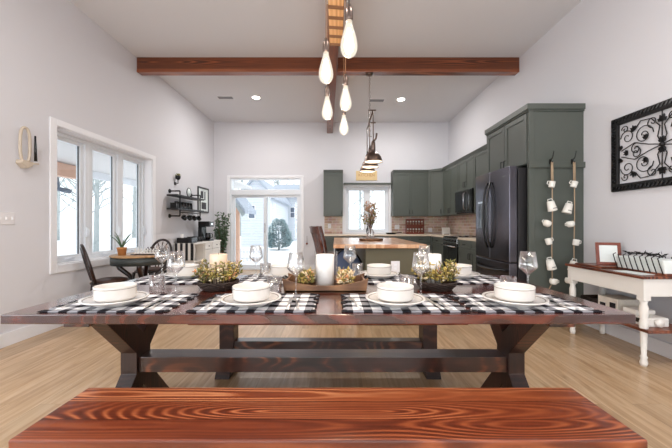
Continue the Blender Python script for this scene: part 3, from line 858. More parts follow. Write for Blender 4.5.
# sign over the kitchen window
def text_mesh(name, body, size, mat, loc, rot, parent, extrude=.001, align='CENTER'):
    cu = bpy.data.curves.new(name, 'FONT'); cu.body = body; cu.size = size; cu.extrude = extrude; cu.align_x = align; cu.align_y = 'CENTER'
    o = bpy.data.objects.new(name + '_tmp', cu); COL.objects.link(o)
    dg = bpy.context.evaluated_depsgraph_get(); me = bpy.data.meshes.new_from_object(o.evaluated_get(dg))
    bpy.data.objects.remove(o, do_unlink=True)
    me.transform(Matrix.Translation(loc) @ rot.to_4x4()); me.materials.clear(); me.materials.append(M[mat])
    ob = bpy.data.objects.new(name, me); COL.objects.link(ob); ob.parent = parent
    if parent.type == 'EMPTY': ob.matrix_parent_inverse = Matrix.Translation(-Vector(parent.location))
    return ob
sx0, sx1, sz0, sz1 = PX(356, YB), PX(377, YB), PZ(180.5, YB), PZ(171, YB)
r = thing('wall_sign', 'pale wooden sign hung over the kitchen window', 'sign', ((sx0 + sx1) / 2, YB, sz0))
MB().box(sx0, sx1, YB - .022, YB - .001, sz0, sz1).build('board', 'signwood', r, bevel=.003)
text_mesh('lettering', 'KITCHEN', .10, 'signink', Vector(((sx0 + sx1) / 2, YB - .024, (sz0 + sz1) / 2 + .01)), Matrix.Rotation(PI / 2, 3, 'X'), r)


# ------------------------------------------------------------------ island
def island():
    x0, x1, y0, y1 = -.03, 1.03, 3.62, 5.55
    root = thing('kitchen_island', 'olive kitchen island with a glossy butcher-block top', 'island', ((x0 + x1) / 2, (y0 + y1) / 2, 0))
    MB().box(x0, x1, y0, y1, .885, .93).build('worktop', 'butcher', root, bevel=.006)
    MB().box(.34, x1 - .04, y0 + .05, y1 - .05, .0, .884).build('body', 'olive', root, bevel=.003)
    MB().box(.33, x1 - .03, y0 + .04, y1 - .04, 0, .1).build('plinth', 'olive', root, bevel=.003)
    a = PX(395.5, y0 + .04)
    p = MB().box(a - .05, a + .05, y0 + .043, y0 + .05, PZ(273, y0), PZ(261.5, y0)).build('outlet_plate', 'switch', root, bevel=.002, label='white outlet plate')
    zc = (PZ(273, y0) + PZ(261.5, y0)) / 2
    for dz in (.022, -.022): MB().box(a - .016, a + .016, y0 + .040, y0 + .043, zc + dz - .013, zc + dz + .013).build('socket', 'trim', p)
island()


# stools on the overhang side
def bar_stool(x, y, rz, label):
    r = thing('bar_stool', label, 'stool', (x, y, 0), rz, group='bar stools at the island')
    for sx in (-1, 1):
        # front legs, rear legs running up into the back post
        MB().tube([(sx * .2, .18, 0), (sx * .17, .15, .65)], .018, n=8).build('leg', 'stoolwood', r, local=True)
        MB().tube([(sx * .2, -.2, 0), (sx * .17, -.16, .65), (sx * .185, -.2, .88), (sx * .2, -.27, 1.13)], .02, n=8).build('leg', 'stoolwood', r, local=True)
    for z, rr in ((.2, .012), (.34, .012)):
        mb = MB()
        mb.tube([(-.19, .17, z), (.19, .17, z)], rr, n=6).tube([(-.19, -.18, z), (.19, -.18, z)], rr, n=6)
        mb.tube([(-.19, .17, z + .05), (-.19, -.18, z + .05)], rr, n=6).tube([(.19, .17, z + .05), (.19, -.18, z + .05)], rr, n=6)
        mb.build('rung', 'stoolwood', r, local=True)
    MB().box(-.21, .21, -.19, .2, .65, .69).build('seat', 'stoolwood', r, local=True, bevel=.015)
    mb = MB()
    for k in range(7):
        xx = -.15 + k * .05
        mb.box(xx - .012, xx + .012, -.185, -.17, .72, 1.08, rot=Matrix.Rotation(.2, 3, 'X'), piv=(xx, -.17, .69))
    mb.build('back_slats', 'stoolwood', r, local=True)
    mb = MB()
    for k in range(8):
        a0 = -.215 + k * .43 / 8; a1 = a0 + .43 / 8
        def yy(a): return -.285 + (a / .215) ** 2 * .03
        mb.add([(a0, yy(a0) - .012, 1.03), (a1, yy(a1) - .012, 1.03), (a1, yy(a1) + .012, 1.03), (a0, yy(a0) + .012, 1.03),
                (a0, yy(a0) - .025, 1.13), (a1, yy(a1) - .025, 1.13), (a1, yy(a1) + .0, 1.13), (a0, yy(a0) + .0, 1.13)],
               [(0, 1, 2, 3), (4, 5, 6, 7), (0, 1, 5, 4), (3, 2, 6, 7), (0, 3, 7, 4), (1, 2, 6, 5)])
    mb.build('top_rail', 'stoolwood', r, local=True)
    return r
st = bar_stool(-.07, 4.75, -PI / 2 + .3, 'red-brown slat-back bar stool nearest the dining table at the island overhang')
dup(st, (-.02, 5.35, 0), -PI / 2 + .2, 'red-brown slat-back bar stool at the far end of the island overhang')

# kitchen stuff tucked under overhang: wire cart and a blue-grey upholstered seat
def metal_rack():
    y = 4.30
    x0, x1 = PX(334, y), PX(347, y)
    r = thing('wine_rack', 'small dark slatted rack standing under the island overhang', 'rack', ((x0 + x1) / 2, y, 0))
    for xx in (x0 + .006, x1 - .006):
        for yy in (y, y + .22): MB().box(xx - .008, xx + .008, yy - .008, yy + .008, 0, .84).build('post', 'switch', r)
    for i in range(6):
        MB().box(x0 + .015, x1 - .015, y - .005, y + .225, .1 + i * .13, .17 + i * .13).build('shelf', 'blackmetal', r)
metal_rack()

def bentwood():
    y = 3.95
    r = thing('counter_chair', 'navy shell chair with a curved dark edge pushed under the island overhang', 'chair', (.13, y, 0))
    mb = MB()
    # curved shell
    n, mrows = 12, 8
    vs, fs = [], []
    for lay in (0, .02):
        for i in range(mrows + 1):
            for k in range(n + 1):
                a = PI * (k / n)
                hh = i / mrows
                rr = .17 + .02 * hh - lay
                vs.append((.13 + rr * math.cos(a), y - .02 + rr * math.sin(a) * -.6 + .1, .42 + hh * (.25 + .18 * math.sin(a) ** 2)))
    w = n + 1; off = (mrows + 1) * w
    for L_ in range(2):
        for i in range(mrows):
            for k in range(n):
                q = (i * w + k, i * w + k + 1, (i + 1) * w + k + 1, (i + 1) * w + k)
                fs.append(tuple(v + L_ * off for v in q))
    for k in range(n): fs.append((mrows * w + k, mrows * w + k + 1, mrows * w + k + 1 + off, mrows * w + k + off))
    mb.add(vs, fs, True); mb.build('shell', 'navy', r)
    edge = []
    for k in range(n + 1):
        a = PI * k / n; edge.append((.13 + .19 * math.cos(a), y - .02 - .114 * math.sin(a) + .1, .68 + .18 * math.sin(a) ** 2))
    MB().tube(edge, .012, n=6).build('edge', 'black', r)
    MB().lathe([(.16, .40), (.17, .42), (.17, .46), (.15, .48)], (.13, y + .08, 0), 20).build('seat', 'navy', r)
    for sx, sy in ((-1, -1), (1, -1), (1, 1), (-1, 1)):
        MB().tube([(.13 + sx * .16, y + .08 + sy * .16, 0), (.13 + sx * .1, y + .08 + sy * .1, .42)], .012).build('leg', 'black', r)
bentwood()


# tray with vase of dried flowers on the island
def island_tray():
    x, y, z = .50, 4.55, .9305
    r = thing('serving_tray', 'round-ended wooden tray on the island', 'tray', (x, y, z))
    mb = MB().lathe([(.165, 0), (.178, .03), (.17, .03), (.158, .01), (.001, .01)], sy=.75, n=32)
    mb.build('tray_body', 'tray', r, local=True)
    v = thing('glass_vase', 'clear glass jug vase standing on the wooden tray on the island', 'vase', (x - .01, y, z + .0125))
    MB().lathe([(.045, 0), (.055, .02), (.055, .1), (.03, .15), (.034, .19), (.030, .19), (.027, .15), (.051, .1), (.051, .02), (.001, .006)], n=24, cap=False).build('body', 'wine', v, local=True)
    b = thing('dried_flower_bouquet', 'bouquet of dried brown and green flowers in the island vase', 'flowers', (x - .01, y, z + .05))
    st, lf, pk = MB(), MB(), MB()
    for i in range(46):
        a = rnd.uniform(0, 2 * PI); q = rnd.random() ** .5
        top = Vector((math.cos(a) * .12 * q, math.sin(a) * .12 * q, .2 + .28 * rnd.random() + .06 * (1 - q)))
        mid = Vector((math.cos(a) * .018 * q, math.sin(a) * .018 * q, .12))
        st.tube([(0, 0, .01), mid, top], .002, n=4)
        for k in range(4):
            d = Vector((rnd.uniform(-1, 1), rnd.uniform(-1, 1), rnd.uniform(.1, 1)))
            (pk if i % 3 else lf).leaf(top + d * .005 - Vector((0, 0, k * .02)), d, .045, .022)
    for i in range(30):
        a = rnd.uniform(0, 2 * PI); q = rnd.random()
        p = Vector((math.cos(a) * .05 * q, math.sin(a) * .05 * q, .17 + .1 * rnd.random()))
        lf.leaf(p, (math.cos(a), math.sin(a), .7), .06, .02)
    for k in range(7):
        a = k * 0.9; pk.ball((.06 * math.cos(a), .06 * math.sin(a), .33 + .02 * k), .022, 8, 5)
    st.build('stems', 'twig', b, local=True); lf.build('leaves', 'leaf_b', b, local=True); pk.build('blooms', 'leaf_p', b, local=True)
island_tray()


# hanging three-shade kitchen light
def kitchen_light():
    x, z0 = .535, 3.55
    r = thing('pendant_light', 'aged bronze three-shade hanging light over the island', 'pendant light', (x, 5.06, z0))
    MB().lathe([(.06, 0), (.06, -.02), (.02, -.035)], (x, 5.085, z0 + .001), 20).build('canopy', 'bronze', r)
    mb = MB(); zz = z0 - .03; k = 0
    while zz > 2.62:
        pts = [(x + (.011 * math.cos(a) if k % 2 else 0), 5.085 + (0 if k % 2 else .011 * math.cos(a)), zz - .02 + .021 * math.sin(a)) for a in [2 * PI * j / 8 for j in range(8)]]
        mb.tube(pts, .0035, n=5, closed=True); zz -= .034; k += 1
    mb.build('chain', 'bronze', r)
    ya, yb = 4.6, 5.5
    mb = MB().tube([(x, ya, 2.8), (x, yb, 2.8)], .011)
    mb.tube([(x, ya, 2.8), (x, ya, 2.36)], .008).tube([(x, yb, 2.8), (x, yb, 2.36)], .008).tube([(x, 5.085, 2.85), (x, 5.085, 2.36)], .008)
    mb.tube([(x - .07, ya, 2.8), (x + .04, ya, 2.8)], .01).tube([(x - .06, ya, 2.8), (x - .06, ya, 2.42), (x - .02, ya, 2.42)], .007)
    mb.tube([(x, ya, 2.36), (x, yb, 2.36)], .009).tube([(x - .035, ya, 2.62), (x + .035, ya, 2.62)], .009)
    mb.build('rod_frame', 'bronze', r)
    for i, yy in enumerate((4.6, 5.03, 5.46)):
        sh = MB().lathe([(.02, 2.20), (.05, 2.19), (.085, 2.165), (.115, 2.125), (.128, 2.08), (.130, 2.06), (.136, 2.055), (.126, 2.06), (.122, 2.08), (.109, 2.12), (.08, 2.155), (.02, 2.185)], (x, yy, 0), 32, cap=False)
        s = sh.build('lamp_shade', 'bronze', r)
        MB().lathe([(.1245, 2.062), (.1205, 2.08), (.107, 2.118), (.078, 2.152), (.02, 2.182)], (x, yy, 0), 32, cap=False).build('shade_lining', 'shadein', s)
        MB().lathe([(.018, 2.36), (.03, 2.33), (.034, 2.26), (.03, 2.195)], (x, yy, 0), 14).tube([(x, yy, 2.34), (x + .04, yy, 2.40), (x + .05, yy, 2.47)], .012).build('socket', 'bronze', r)
        MB().ball((x, yy, 2.115), .032, 14, 8).build('bulb', 'bulb', r)
        ld = bpy.data.lights.new('shade_light', 'POINT'); ld.energy = 4; ld.color = (1, .86, .68); ld.shadow_soft_size = .035
        lo = bpy.data.objects.new('shade_light', ld); COL.objects.link(lo); lo.location = (x, yy, 2.10)
kitchen_light()


# ------------------------------------------------------------------ dining table and benches
TC = (-.078, 1.945)
TX0, TX1, TY0, TY1 = -1.46, 1.304, 1.39, 2.50
def trestle_poly(yc, zt, hub0, hub1, spread, foot, hw=.07, aw=.15):
    zm = (hub0 + hub1) / 2
    p = [(-hw, hub1), (-spread, zt), (-spread + aw, zt), (0, hub1 + .10), (spread - aw, zt), (spread, zt), (hw, hub1),
         (hw, hub0), (foot, 0), (foot - aw, 0), (0, hub0 - .09), (-foot + aw, 0), (-foot, 0), (-hw, hub0)]
    return [(yc + a, b) for a, b in p]


def dining_table():
    r = thing('dining_table', 'long red-brown stained trestle dining table set for eight', 'table', (TC[0], TC[1], 0))
    n = 6; w = (TY1 - TY0)
    MB().box(TX0, TX1, TY0, TY1, .718, .76).build('tabletop', 'tabletop', r, bevel=.004)
    for s in (-1, 1):
        xi, xo = TC[0] + s * 1.09, TC[0] + s * 1.185
        MB().prism(trestle_poly(TC[1], .672, .275, .40, .34, .31), 'X', min(xi, xo), max(xi, xo)).build('leg', 'legwood', r, bevel=.003)
        MB().box(min(xi, xo) - .012, max(xi, xo) + .012, TC[1] - .45, TC[1] + .45, .672, .718).build('cleat', 'tabledge', r, bevel=.003)
    MB().box(TC[0] - 1.10, TC[0] + 1.10, 1.895, 2.02, .277, .368).build('stretcher', 'tabledge', r, bevel=.003)
dining_table()


def bench(xc, y0, y1, label):
    r = thing('dining_bench', label, 'bench', (xc, (y0 + y1) / 2, 0), group='dining benches')
    yc = 0
    d = (y1 - y0) / 2
    MB().box(-1.043, 1.043, -d, d, .405, .45).build('seat', 'bench', r, local=True, bevel=.007, seg=3)
    for s in (-1, 1):
        xi, xo = s * .735, s * .845
        MB().prism([(-.065, .405), (.065, .405), (.065, .17), (.165, 0), (.06, 0), (0, .09), (-.06, 0), (-.165, 0), (-.065, .17)], 'X', min(xi, xo), max(xi, xo)).build('leg', 'legwood', r, local=True, bevel=.003)
    MB().box(-.74, .74, -.045, .045, .165, .24).build('stretcher', 'tabledge', r, local=True, bevel=.003)
    return r
b1 = bench(-.026, 1.04, 1.382, 'red-stained wooden bench with swirling grain on the near side of the table')
dup(b1, (-.06, 2.545, 0), label='stained wooden bench on the island side, half hidden beneath the table')


# ------------------------------------------------------------------ place settings
ZT = .7605
def make_mat():
    r = thing('placemat', '', 'placemat', (0, 0, ZT), group='checked placemats')
    nx, ny = 44, 30; W, D = .54, .37
    mb = MB(); vs, fs = [], []
    def hgt(x, y, e):
        return .0035 + .0022 * (1 + math.sin(x * 40 + y * 9) * math.sin(y * 55)) if e else 0
    for lay in (1, 0):
        for j in range(ny + 1):
            for i in range(nx + 1):
                y = -D / 2 + D * j / ny
                ex = .012 * math.sin(y * 2 * PI / .072) if i in (0, nx) else 0
                x = -W / 2 + W * i / nx + (ex if i == nx else -ex)
                vs.append((x, y, hgt(x, y, lay)))
    w = nx + 1; off = (ny + 1) * w
    for j in range(ny):
        for i in range(nx):
            q = (j * w + i, j * w + i + 1, (j + 1) * w + i + 1, (j + 1) * w + i)
            fs += [q, tuple(v + off for v in reversed(q))]
    for i in range(nx):
        fs.append((i, i + 1, i + 1 + off, i + off)); k = ny * w + i; fs.append((k, k + 1, k + 1 + off, k + off))
    for j in range(ny):
        fs.append((j * w, (j + 1) * w, (j + 1) * w + off, j * w + off)); k = j * w + nx; fs.append((k, k + w, k + w + off, k + off))
    mb.add(vs, fs, True).build('cloth', 'gingham', r, local=True)
    fr = MB()
    for s in (-1, 1):
        for k in range(46):
            y = -D / 2 + D * (k + .5) / 46
            if (k // 5) % 2 == 0:
                fr.tube([(s * (W / 2 - .004), y, .003), (s * (W / 2 + .02 + rnd.uniform(-.004, .004)), y + rnd.uniform(-.004, .004), .003)], .0018, n=4)
    fr.build('fringe', 'fringe', r, local=True)
    return r


def make_plate():
    r = thing('dinner_plate', '', 'plate', (0, 0, 0), group='white dinner plates')
    MB().lathe([(.085, 0), (.09, .003), (.108, .012), (.140, .026), (.144, .029), (.143, .0325), (.137, .0325), (.106, .018), (.001, .0125)], n=44).build('dish', 'china', r, local=True)
    MB().lathe([(.1255, .0282), (.127, .0298), (.1295, .0308), (.131, .0302)], n=44, cap=False).build('rim_band', 'china_band', r, local=True)
    return r


def make_bowl():
    r = thing('soup_bowl', '', 'bowl', (0, 0, 0), group='white soup bowls')
    MB().lathe([(.058, 0), (.064, .003), (.082, .008), (.0885, .018), (.0885, .066), (.0895, .071), (.0875, .0725), (.084, .068), (.083, .022), (.064, .012), (.001, .01)], n=40).build('dish', 'china', r, local=True)
    MB().lathe([(.088, .061), (.0892, .061), (.0894, .064), (.0885, .064)], n=40, cap=False).build('rim_band', 'china_band', r, local=True)
    return r


def make_fork():
    r = thing('fork', '', 'fork', (0, 0, 0), group='steel forks'); r.scale = (1.15, 1.1, 1.15)
    h = MB()
    pts = [(0, -.10, .003), (0, -.05, .004), (0, .02, .006), (0, .045, .004)]
    h.tube(pts, [.007, .005, .003, .006], n=8, flat=.35)
    h.build('handle', 'steel', r, local=True)
    hd = MB().box(-.011, .011, .042, .062, .002, .005)
    for k in range(4): hd.box(-.011 + k * .0064, -.008 + k * .0064, .06, .10, .003, .0055)
    hd.build('head', 'steel', r, local=True)
    return r


def make_knife():
    r = thing('knife', '', 'knife', (0, 0, 0), group='steel knives'); r.scale = (1.15, 1.1, 1.15)
    MB().tube([(0, -.11, .004), (0, -.04, .005), (0, .0, .004)], [.007, .007, .005], n=8, flat=.5).build('handle', 'steel', r, local=True)
    MB().prism([(-.006, 0), (.006, 0), (.008, .09), (.002, .12), (-.005, .115)], 'Z', .002, .0038).build('blade', 'steel', r, local=True)
    return r


def make_spoon():
    r = thing('spoon', '', 'spoon', (0, 0, 0), group='steel spoons'); r.scale = (1.15, 1.1, 1.15)
    MB().tube([(0, -.10, .003), (0, -.05, .004), (0, .035, .006)], [.007, .005, .003], n=8, flat=.35).build('handle', 'steel', r, local=True)
    MB().lathe([(.001, .001), (.012, .002), (.018, .006), (.017, .0068), (.011, .0035), (.001, .0025)], (0, .06, 0), 20, sy=1.5).build('bowl', 'steel', r, local=True)
    return r


def make_wine():
    r = thing('wine_glass', '', 'wine glass', (0, 0, 0), group='wine glasses')
    MB().lathe([(.001, 0), (.038, 0), (.038, .002), (.012, .005), (.0055, .012), (.005, .03), (.005, .095), (.007, .104),
                (.022, .118), (.046, .142), (.0495, .150), (.0485, .165), (.038, .236), (.037, .236), (.0472, .165), (.048, .151), (.044, .143), (.02, .121), (.001, .112)], n=32, cap=False).build('glass', 'wine', r, local=True)
    return r


def make_tumbler():
    r = thing('water_tumbler', '', 'tumbler', (0, 0, 0), group='clear water tumblers')
    MB().lathe([(.001, 0), (.036, 0), (.040, .004), (.042, .095), (.040, .095), (.038, .008), (.001, .008)], n=30, cap=False).build('glass', 'wine', r, local=True)
    return r


protos = {}
def put(kind, maker, loc, rz, label):
    if kind not in protos:
        p = maker(); protos[kind] = p; p.location = loc; p.rotation_euler = (0, 0, rz); p['label'] = label; return p
    return dup(protos[kind], loc, rz, label)

FRONT = [(-1.07, 'at the window end, bench side'), (-.41, 'second from the window end, bench side'),
         (.287, 'third from the window end, bench side'), (.865, 'at the console end, bench side')]
REAR = [(-1.10, 'at the window end, island side'), (-.39, 'second from the window end, island side'),
        (.315, 'third from the window end, island side'), (.90, 'at the console end, island side')]
for row, sgn, yy in ((FRONT, 1, 1.595), (REAR, -1, 2.30)):
    rz = 0 if sgn > 0 else PI
    for i, (x, where) in enumerate(row):
        mx = x + (.03 if sgn > 0 else 0)
        if sgn > 0 and i == 3: mx = x + .04
        put('mat', make_mat, (mx, yy + .01 * sgn, ZT), rz, 'black-and-white checked placemat ' + where)
        zz = ZT + .0085
        py = yy - .042 * sgn
        put('plate', make_plate, (x, py, zz), 0, 'white dinner plate ' + where)
        put('bowl', make_bowl, (x, py, zz + .0168), 0, 'white soup bowl ' + where)
        put('fork', make_fork, (x - sgn * .195, py + rnd.uniform(-.01, .01), zz), rz + rnd.uniform(-.1, .1) + .12, 'steel fork ' + where)
        put('knife', make_knife, (x + sgn * .185, py + rnd.uniform(-.01, .01), zz), rz + rnd.uniform(-.08, .08) + .1, 'steel knife ' + where)
        put('spoon', make_spoon, (x + sgn * .22, py + rnd.uniform(-.01, .01), zz), rz + rnd.uniform(-.08, .08) + .1, 'steel spoon ' + where)
for x, y, where in ((-.935, 1.87, FRONT[0][1]), (-.223, 1.785, FRONT[1][1]), (.475, 1.79, FRONT[2][1]), (1.106, 1.845, FRONT[3][1]),
                    (-1.305, 2.40, REAR[0][1]), (-.60, 2.40, REAR[1][1]), (.104, 2.385, REAR[2][1]), (.665, 2.40, REAR[3][1])):
    put('wine', make_wine, (x, y, ZT), 0, 'clear stemmed wine glass ' + where)
for x, y, where in ((-1.04, 1.86, FRONT[0][1]), (-.35, 1.82, FRONT[1][1]), (.402, 1.83, FRONT[2][1]), (.985, 1.83, FRONT[3][1]),
                    (.165, 2.45, REAR[2][1]), (-.545, 2.47, REAR[1][1])):
    put('tumbler', make_tumbler, (x, y, ZT + (0.0 if True else 0)), 0, 'clear water tumbler ' + where)


# ------------------------------------------------------------------ centrepieces
def flower_bed(root, rx, ry, n, h, z0, hole=0.0, seedcols=('leaf_a', 'leaf_b', 'leaf_c', 'leaf_d'), x0=0):
    mbs = {c: MB() for c in seedcols}; st = MB()
    for i in range(n):
        a = rnd.uniform(0, 2 * PI); q = math.sqrt(rnd.uniform(hole, 1))
        b = Vector((x0 + rx * .75 * q * math.cos(a), ry * .75 * q * math.sin(a), z0))
        top = Vector((x0 + rx * 1.25 * q * math.cos(a), ry * 1.2 * q * math.sin(a), z0 + h * rnd.uniform(.45, 1.0)))
        st.tube([b, (b + top) / 2 + Vector((0, 0, .01)), top], .0012, n=4)
        c = rnd.choices(seedcols, weights=[4.5, 4.5, 2.2, .8][:len(seedcols)])[0]
        for k in range(7):
            f = rnd.uniform(.25, 1.0)
            p = b.lerp(top, f)
            d = Vector((rnd.uniform(-1, 1), rnd.uniform(-1, 1), rnd.uniform(-.1, 1.1)))
            if c in ('leaf_c', 'leaf_d'): mbs[c].leaf(p, d, rnd.uniform(.018, .032), rnd.uniform(.012, .02))
            else: mbs[c].leaf(p, d, rnd.uniform(.022, .04), rnd.uniform(.008, .014))
    st.build('stems', 'twig', root, local=True)
    nm = {'leaf_a': 'golden_leaves', 'leaf_b': 'olive_leaves', 'leaf_c': 'cream_petals', 'leaf_d': 'peach_petals', 'leaf_g': 'green_leaves'}
    for c, mb in mbs.items():
        if mb.v: mb.build(nm[c], c, root, local=True)


def wicker_bowl(x, y, label):
    r = thing('wicker_bowl', label, 'bowl', (x, y, ZT), group='dark wicker bowls')
    mb = MB()
    for k in range(7):
        z = .006 + k * .007; rr = .085 + .03 * math.sin(k / 6 * PI / 2)
        pts = [((rr + .0035 * math.sin(14 * a + k * PI)) * math.cos(a), (rr + .0035 * math.sin(14 * a + k * PI)) * math.sin(a), z) for a in [2 * PI * j / 56 for j in range(56)]]
        mb.tube(pts, .006, n=5, closed=True)
    mb.lathe([(.001, .002), (.088, .002), (.088, .008), (.001, .008)], n=28)
    mb.build('weave', 'wicker', r, local=True)
    return r


def candle(x, y, z, rad, h, mat, label):
    r = thing('pillar_candle', label, 'candle', (x, y, z), group='pillar candles')
    MB().lathe([(.001, 0), (rad, 0), (rad, h - .004), (rad - .004, h), (rad * .55, h - .004), (.001, h - .008)], n=32).build('wax', mat, r, local=True)
    MB().tube([(0, 0, h - .009), (.001, 0, h + .008)], .0014, n=5).build('wick', 'black', r, local=True)

for x, y, side, cm, hcol in ((-.715, 1.95, 'window', 'candle', 'ivory'), (.610, 1.95, 'console', 'candlew', 'white')):
    wicker_bowl(x, y, 'dark wicker bowl of dried flowers near the %s end of the table' % side)
    candle(x - .012, y + .03, ZT + .01, .052, .20, cm, '%s pillar candle rising from the dark wicker bowl near the %s end' % (hcol, side))
    f = thing('dried_flowers', 'gold and olive dried flowers filling the wicker bowl near the %s end' % side, 'flowers', (x, y, ZT + .03), group='dried flower arrangements')
    flower_bed(f, .112, .095, 110, .145, .0, hole=.3)


def dough_tray():
    x, y = -.062, 1.95
    r = thing('wooden_centerpiece_tray', 'long wooden tray with curved sides holding the central candle and flowers', 'tray', (x, y, ZT))
    L, D = .235, .115
    MB().box(-L, L, -D, D, 0, .012).build('base', 'tray', r, local=True)
    for nm, yy in (('side', -D), ('side', D - .012)):
        poly = [(-L, 0), (L, 0)]
        for k in range(21):
            u = 1 - 2 * k / 20
            poly.append((u * (L + .012), (.040 + .042 * abs(u) ** 2.2)))
        MB().prism(poly, 'Y', yy, yy + .012).build(nm, 'tray', r, local=True, bevel=.002)
    for s in (-1, 1):
        a, b = sorted((s * L, s * (L - .012)))
        MB().box(a, b, -D + .012, D - .012, .012, .066).build('end_board', 'tray', r, local=True, bevel=.002)
        MB().tube([(s * (L - .002), -.04, .06), (s * (L + .02), -.04, .075), (s * (L + .02), .04, .075), (s * (L - .002), .04, .06)], .005).build('handle', 'blackmetal', r, local=True)
    h = thing('glass_hurricane', 'clear glass cylinder around the tall central candle in the wooden tray', 'candle holder', (x - .0, y + .01, ZT + .0125))
    MB().lathe([(.001, 0), (.068, 0), (.07, .004), (.07, .215), (.067, .215), (.067, .006), (.001, .006)], n=32, cap=False).build('cylinder', 'cyl', h, local=True)
    candle(x - .005, y + .01, ZT + .0195, .056, .19, 'candlew', 'thick white pillar candle inside the glass cylinder at the table centre')
    f = thing('dried_flowers', 'cream and gold dried flowers filling the long wooden tray at the table centre', 'flowers', (x, y, ZT + .02), group='dried flower arrangements')
    for s in (-1, 1):
        pass
    mbs = {c: MB() for c in ('leaf_a', 'leaf_b', 'leaf_c', 'leaf_d')}; st = MB()
    for i in range(170):
        s = rnd.choice((-1, 1))
        cx = s * rnd.uniform(.08, .15); cy = rnd.uniform(-.07, .085)
        b = Vector((cx, cy, 0.0)); hh = .095 * rnd.uniform(.5, 1.0)
        top = b + Vector((rnd.uniform(-.03, .03), rnd.uniform(-.03, .02), hh))
        if abs(top.x) < .085: top.x = math.copysign(.09, top.x)
        st.tube([b, top], .0012, n=4)
        wts = [2, 4, 1.5, 1] if s < 0 else [3.5, 1.5, 4, 2]
        c = rnd.choices(('leaf_a', 'leaf_b', 'leaf_c', 'leaf_d'), weights=wts)[0]
        for k in range(6):
            p = b.lerp(top, rnd.uniform(.3, 1)); d = Vector((rnd.uniform(-1, 1), rnd.uniform(-1, .6), rnd.uniform(-.1, 1.1)))
            mbs[c].leaf(p, d, rnd.uniform(.02, .034), rnd.uniform(.01, .018))
    st.build('stems', 'twig', f, local=True)
    for c, nm in (('leaf_a', 'golden_leaves'), ('leaf_b', 'olive_leaves'), ('leaf_c', 'cream_petals'), ('leaf_d', 'peach_petals')): mbs[c].build(nm, c, f, local=True)
dough_tray()


# ------------------------------------------------------------------ beam chandelier
def chandelier():
    r = thing('beam_chandelier', 'wooden plank chandelier wound with cord, hanging glowing teardrop bulbs over the table', 'chandelier', (0, 1.8, ZC))
    z0 = 2.58
    MB().box(-.05, .05, .95, 2.556, z0, z0 + .085).build('plank', 'plank', r, bevel=.004)
    mb = MB()
    y = 1.0
    while y < 2.54:
        hw, t = .0515, .004
        skew = .012
        for dy in (0, .012, .024):
            mb.tube([(-hw, y + dy, z0 - t), (hw, y + dy + skew, z0 - t), (hw, y + dy + skew, z0 + .09), (-hw, y + dy, z0 + .09)], .0045, n=5, closed=True, smooth=False)
        y += .108
    mb.build('cord_wrapping', 'cord', r)
    for yy in (1.15, 2.35):
        MB().tube([(0, yy, z0 + .085), (0, yy, ZC)], .004, n=6).build('hanging_cable', 'blackmetal', r)
        MB().lathe([(.05, 0), (.05, -.02), (.01, -.03)], (0, yy, ZC), 16).build('canopy', 'blackmetal', r)
    for (x, y, yb_) in ((.054, 1.33, 57.5), (-.049, 1.57, 83.5), (.058, 1.93, 111), (-.057, 2.07, 120), (.060, 2.44, 135)):
        zb = PZ(yb_, y)
        L = .158; R = .036
        zs = zb + L
        s = MB().lathe([(.014, 0), (.016, .004), (.0165, .045), (.011, .055), (.006, .07)], (x, y, zs - .006), 16).build('socket', 'bronze', r)
        MB().tube([(x, y, zs + .06), (x, y, z0 - .004), (x * .9, y, z0 - .006)], .0022, n=6).build('cord', 'cord' if y > 1.4 else 'black', s)
        prof = [(.001, 0), (.012, .002), (.026, .012), (.034, .028), (R, .045), (.034, .065), (.028, .09), (.020, .118), (.0135, .14), (.013, L)]
        b_ = MB().lathe(prof, (x, y, zb), 24, cap=False).build('bulb', 'bulbglass', r)
        MB().lathe([(.001, .014), (.016, .024), (.022, .046), (.016, .085), (.008, .12), (.001, .125)], (x, y, zb), 14).build('filament', 'filament', b_)
        # light given off by the lamp
        ld = bpy.data.lights.new('bulb_light', 'POINT'); ld.energy = 5; ld.color = (1, .80, .58); ld.shadow_soft_size = .04
        lo = bpy.data.objects.new('bulb_light', ld); COL.objects.link(lo); lo.location = (x, y, zb - .045)
chandelier()


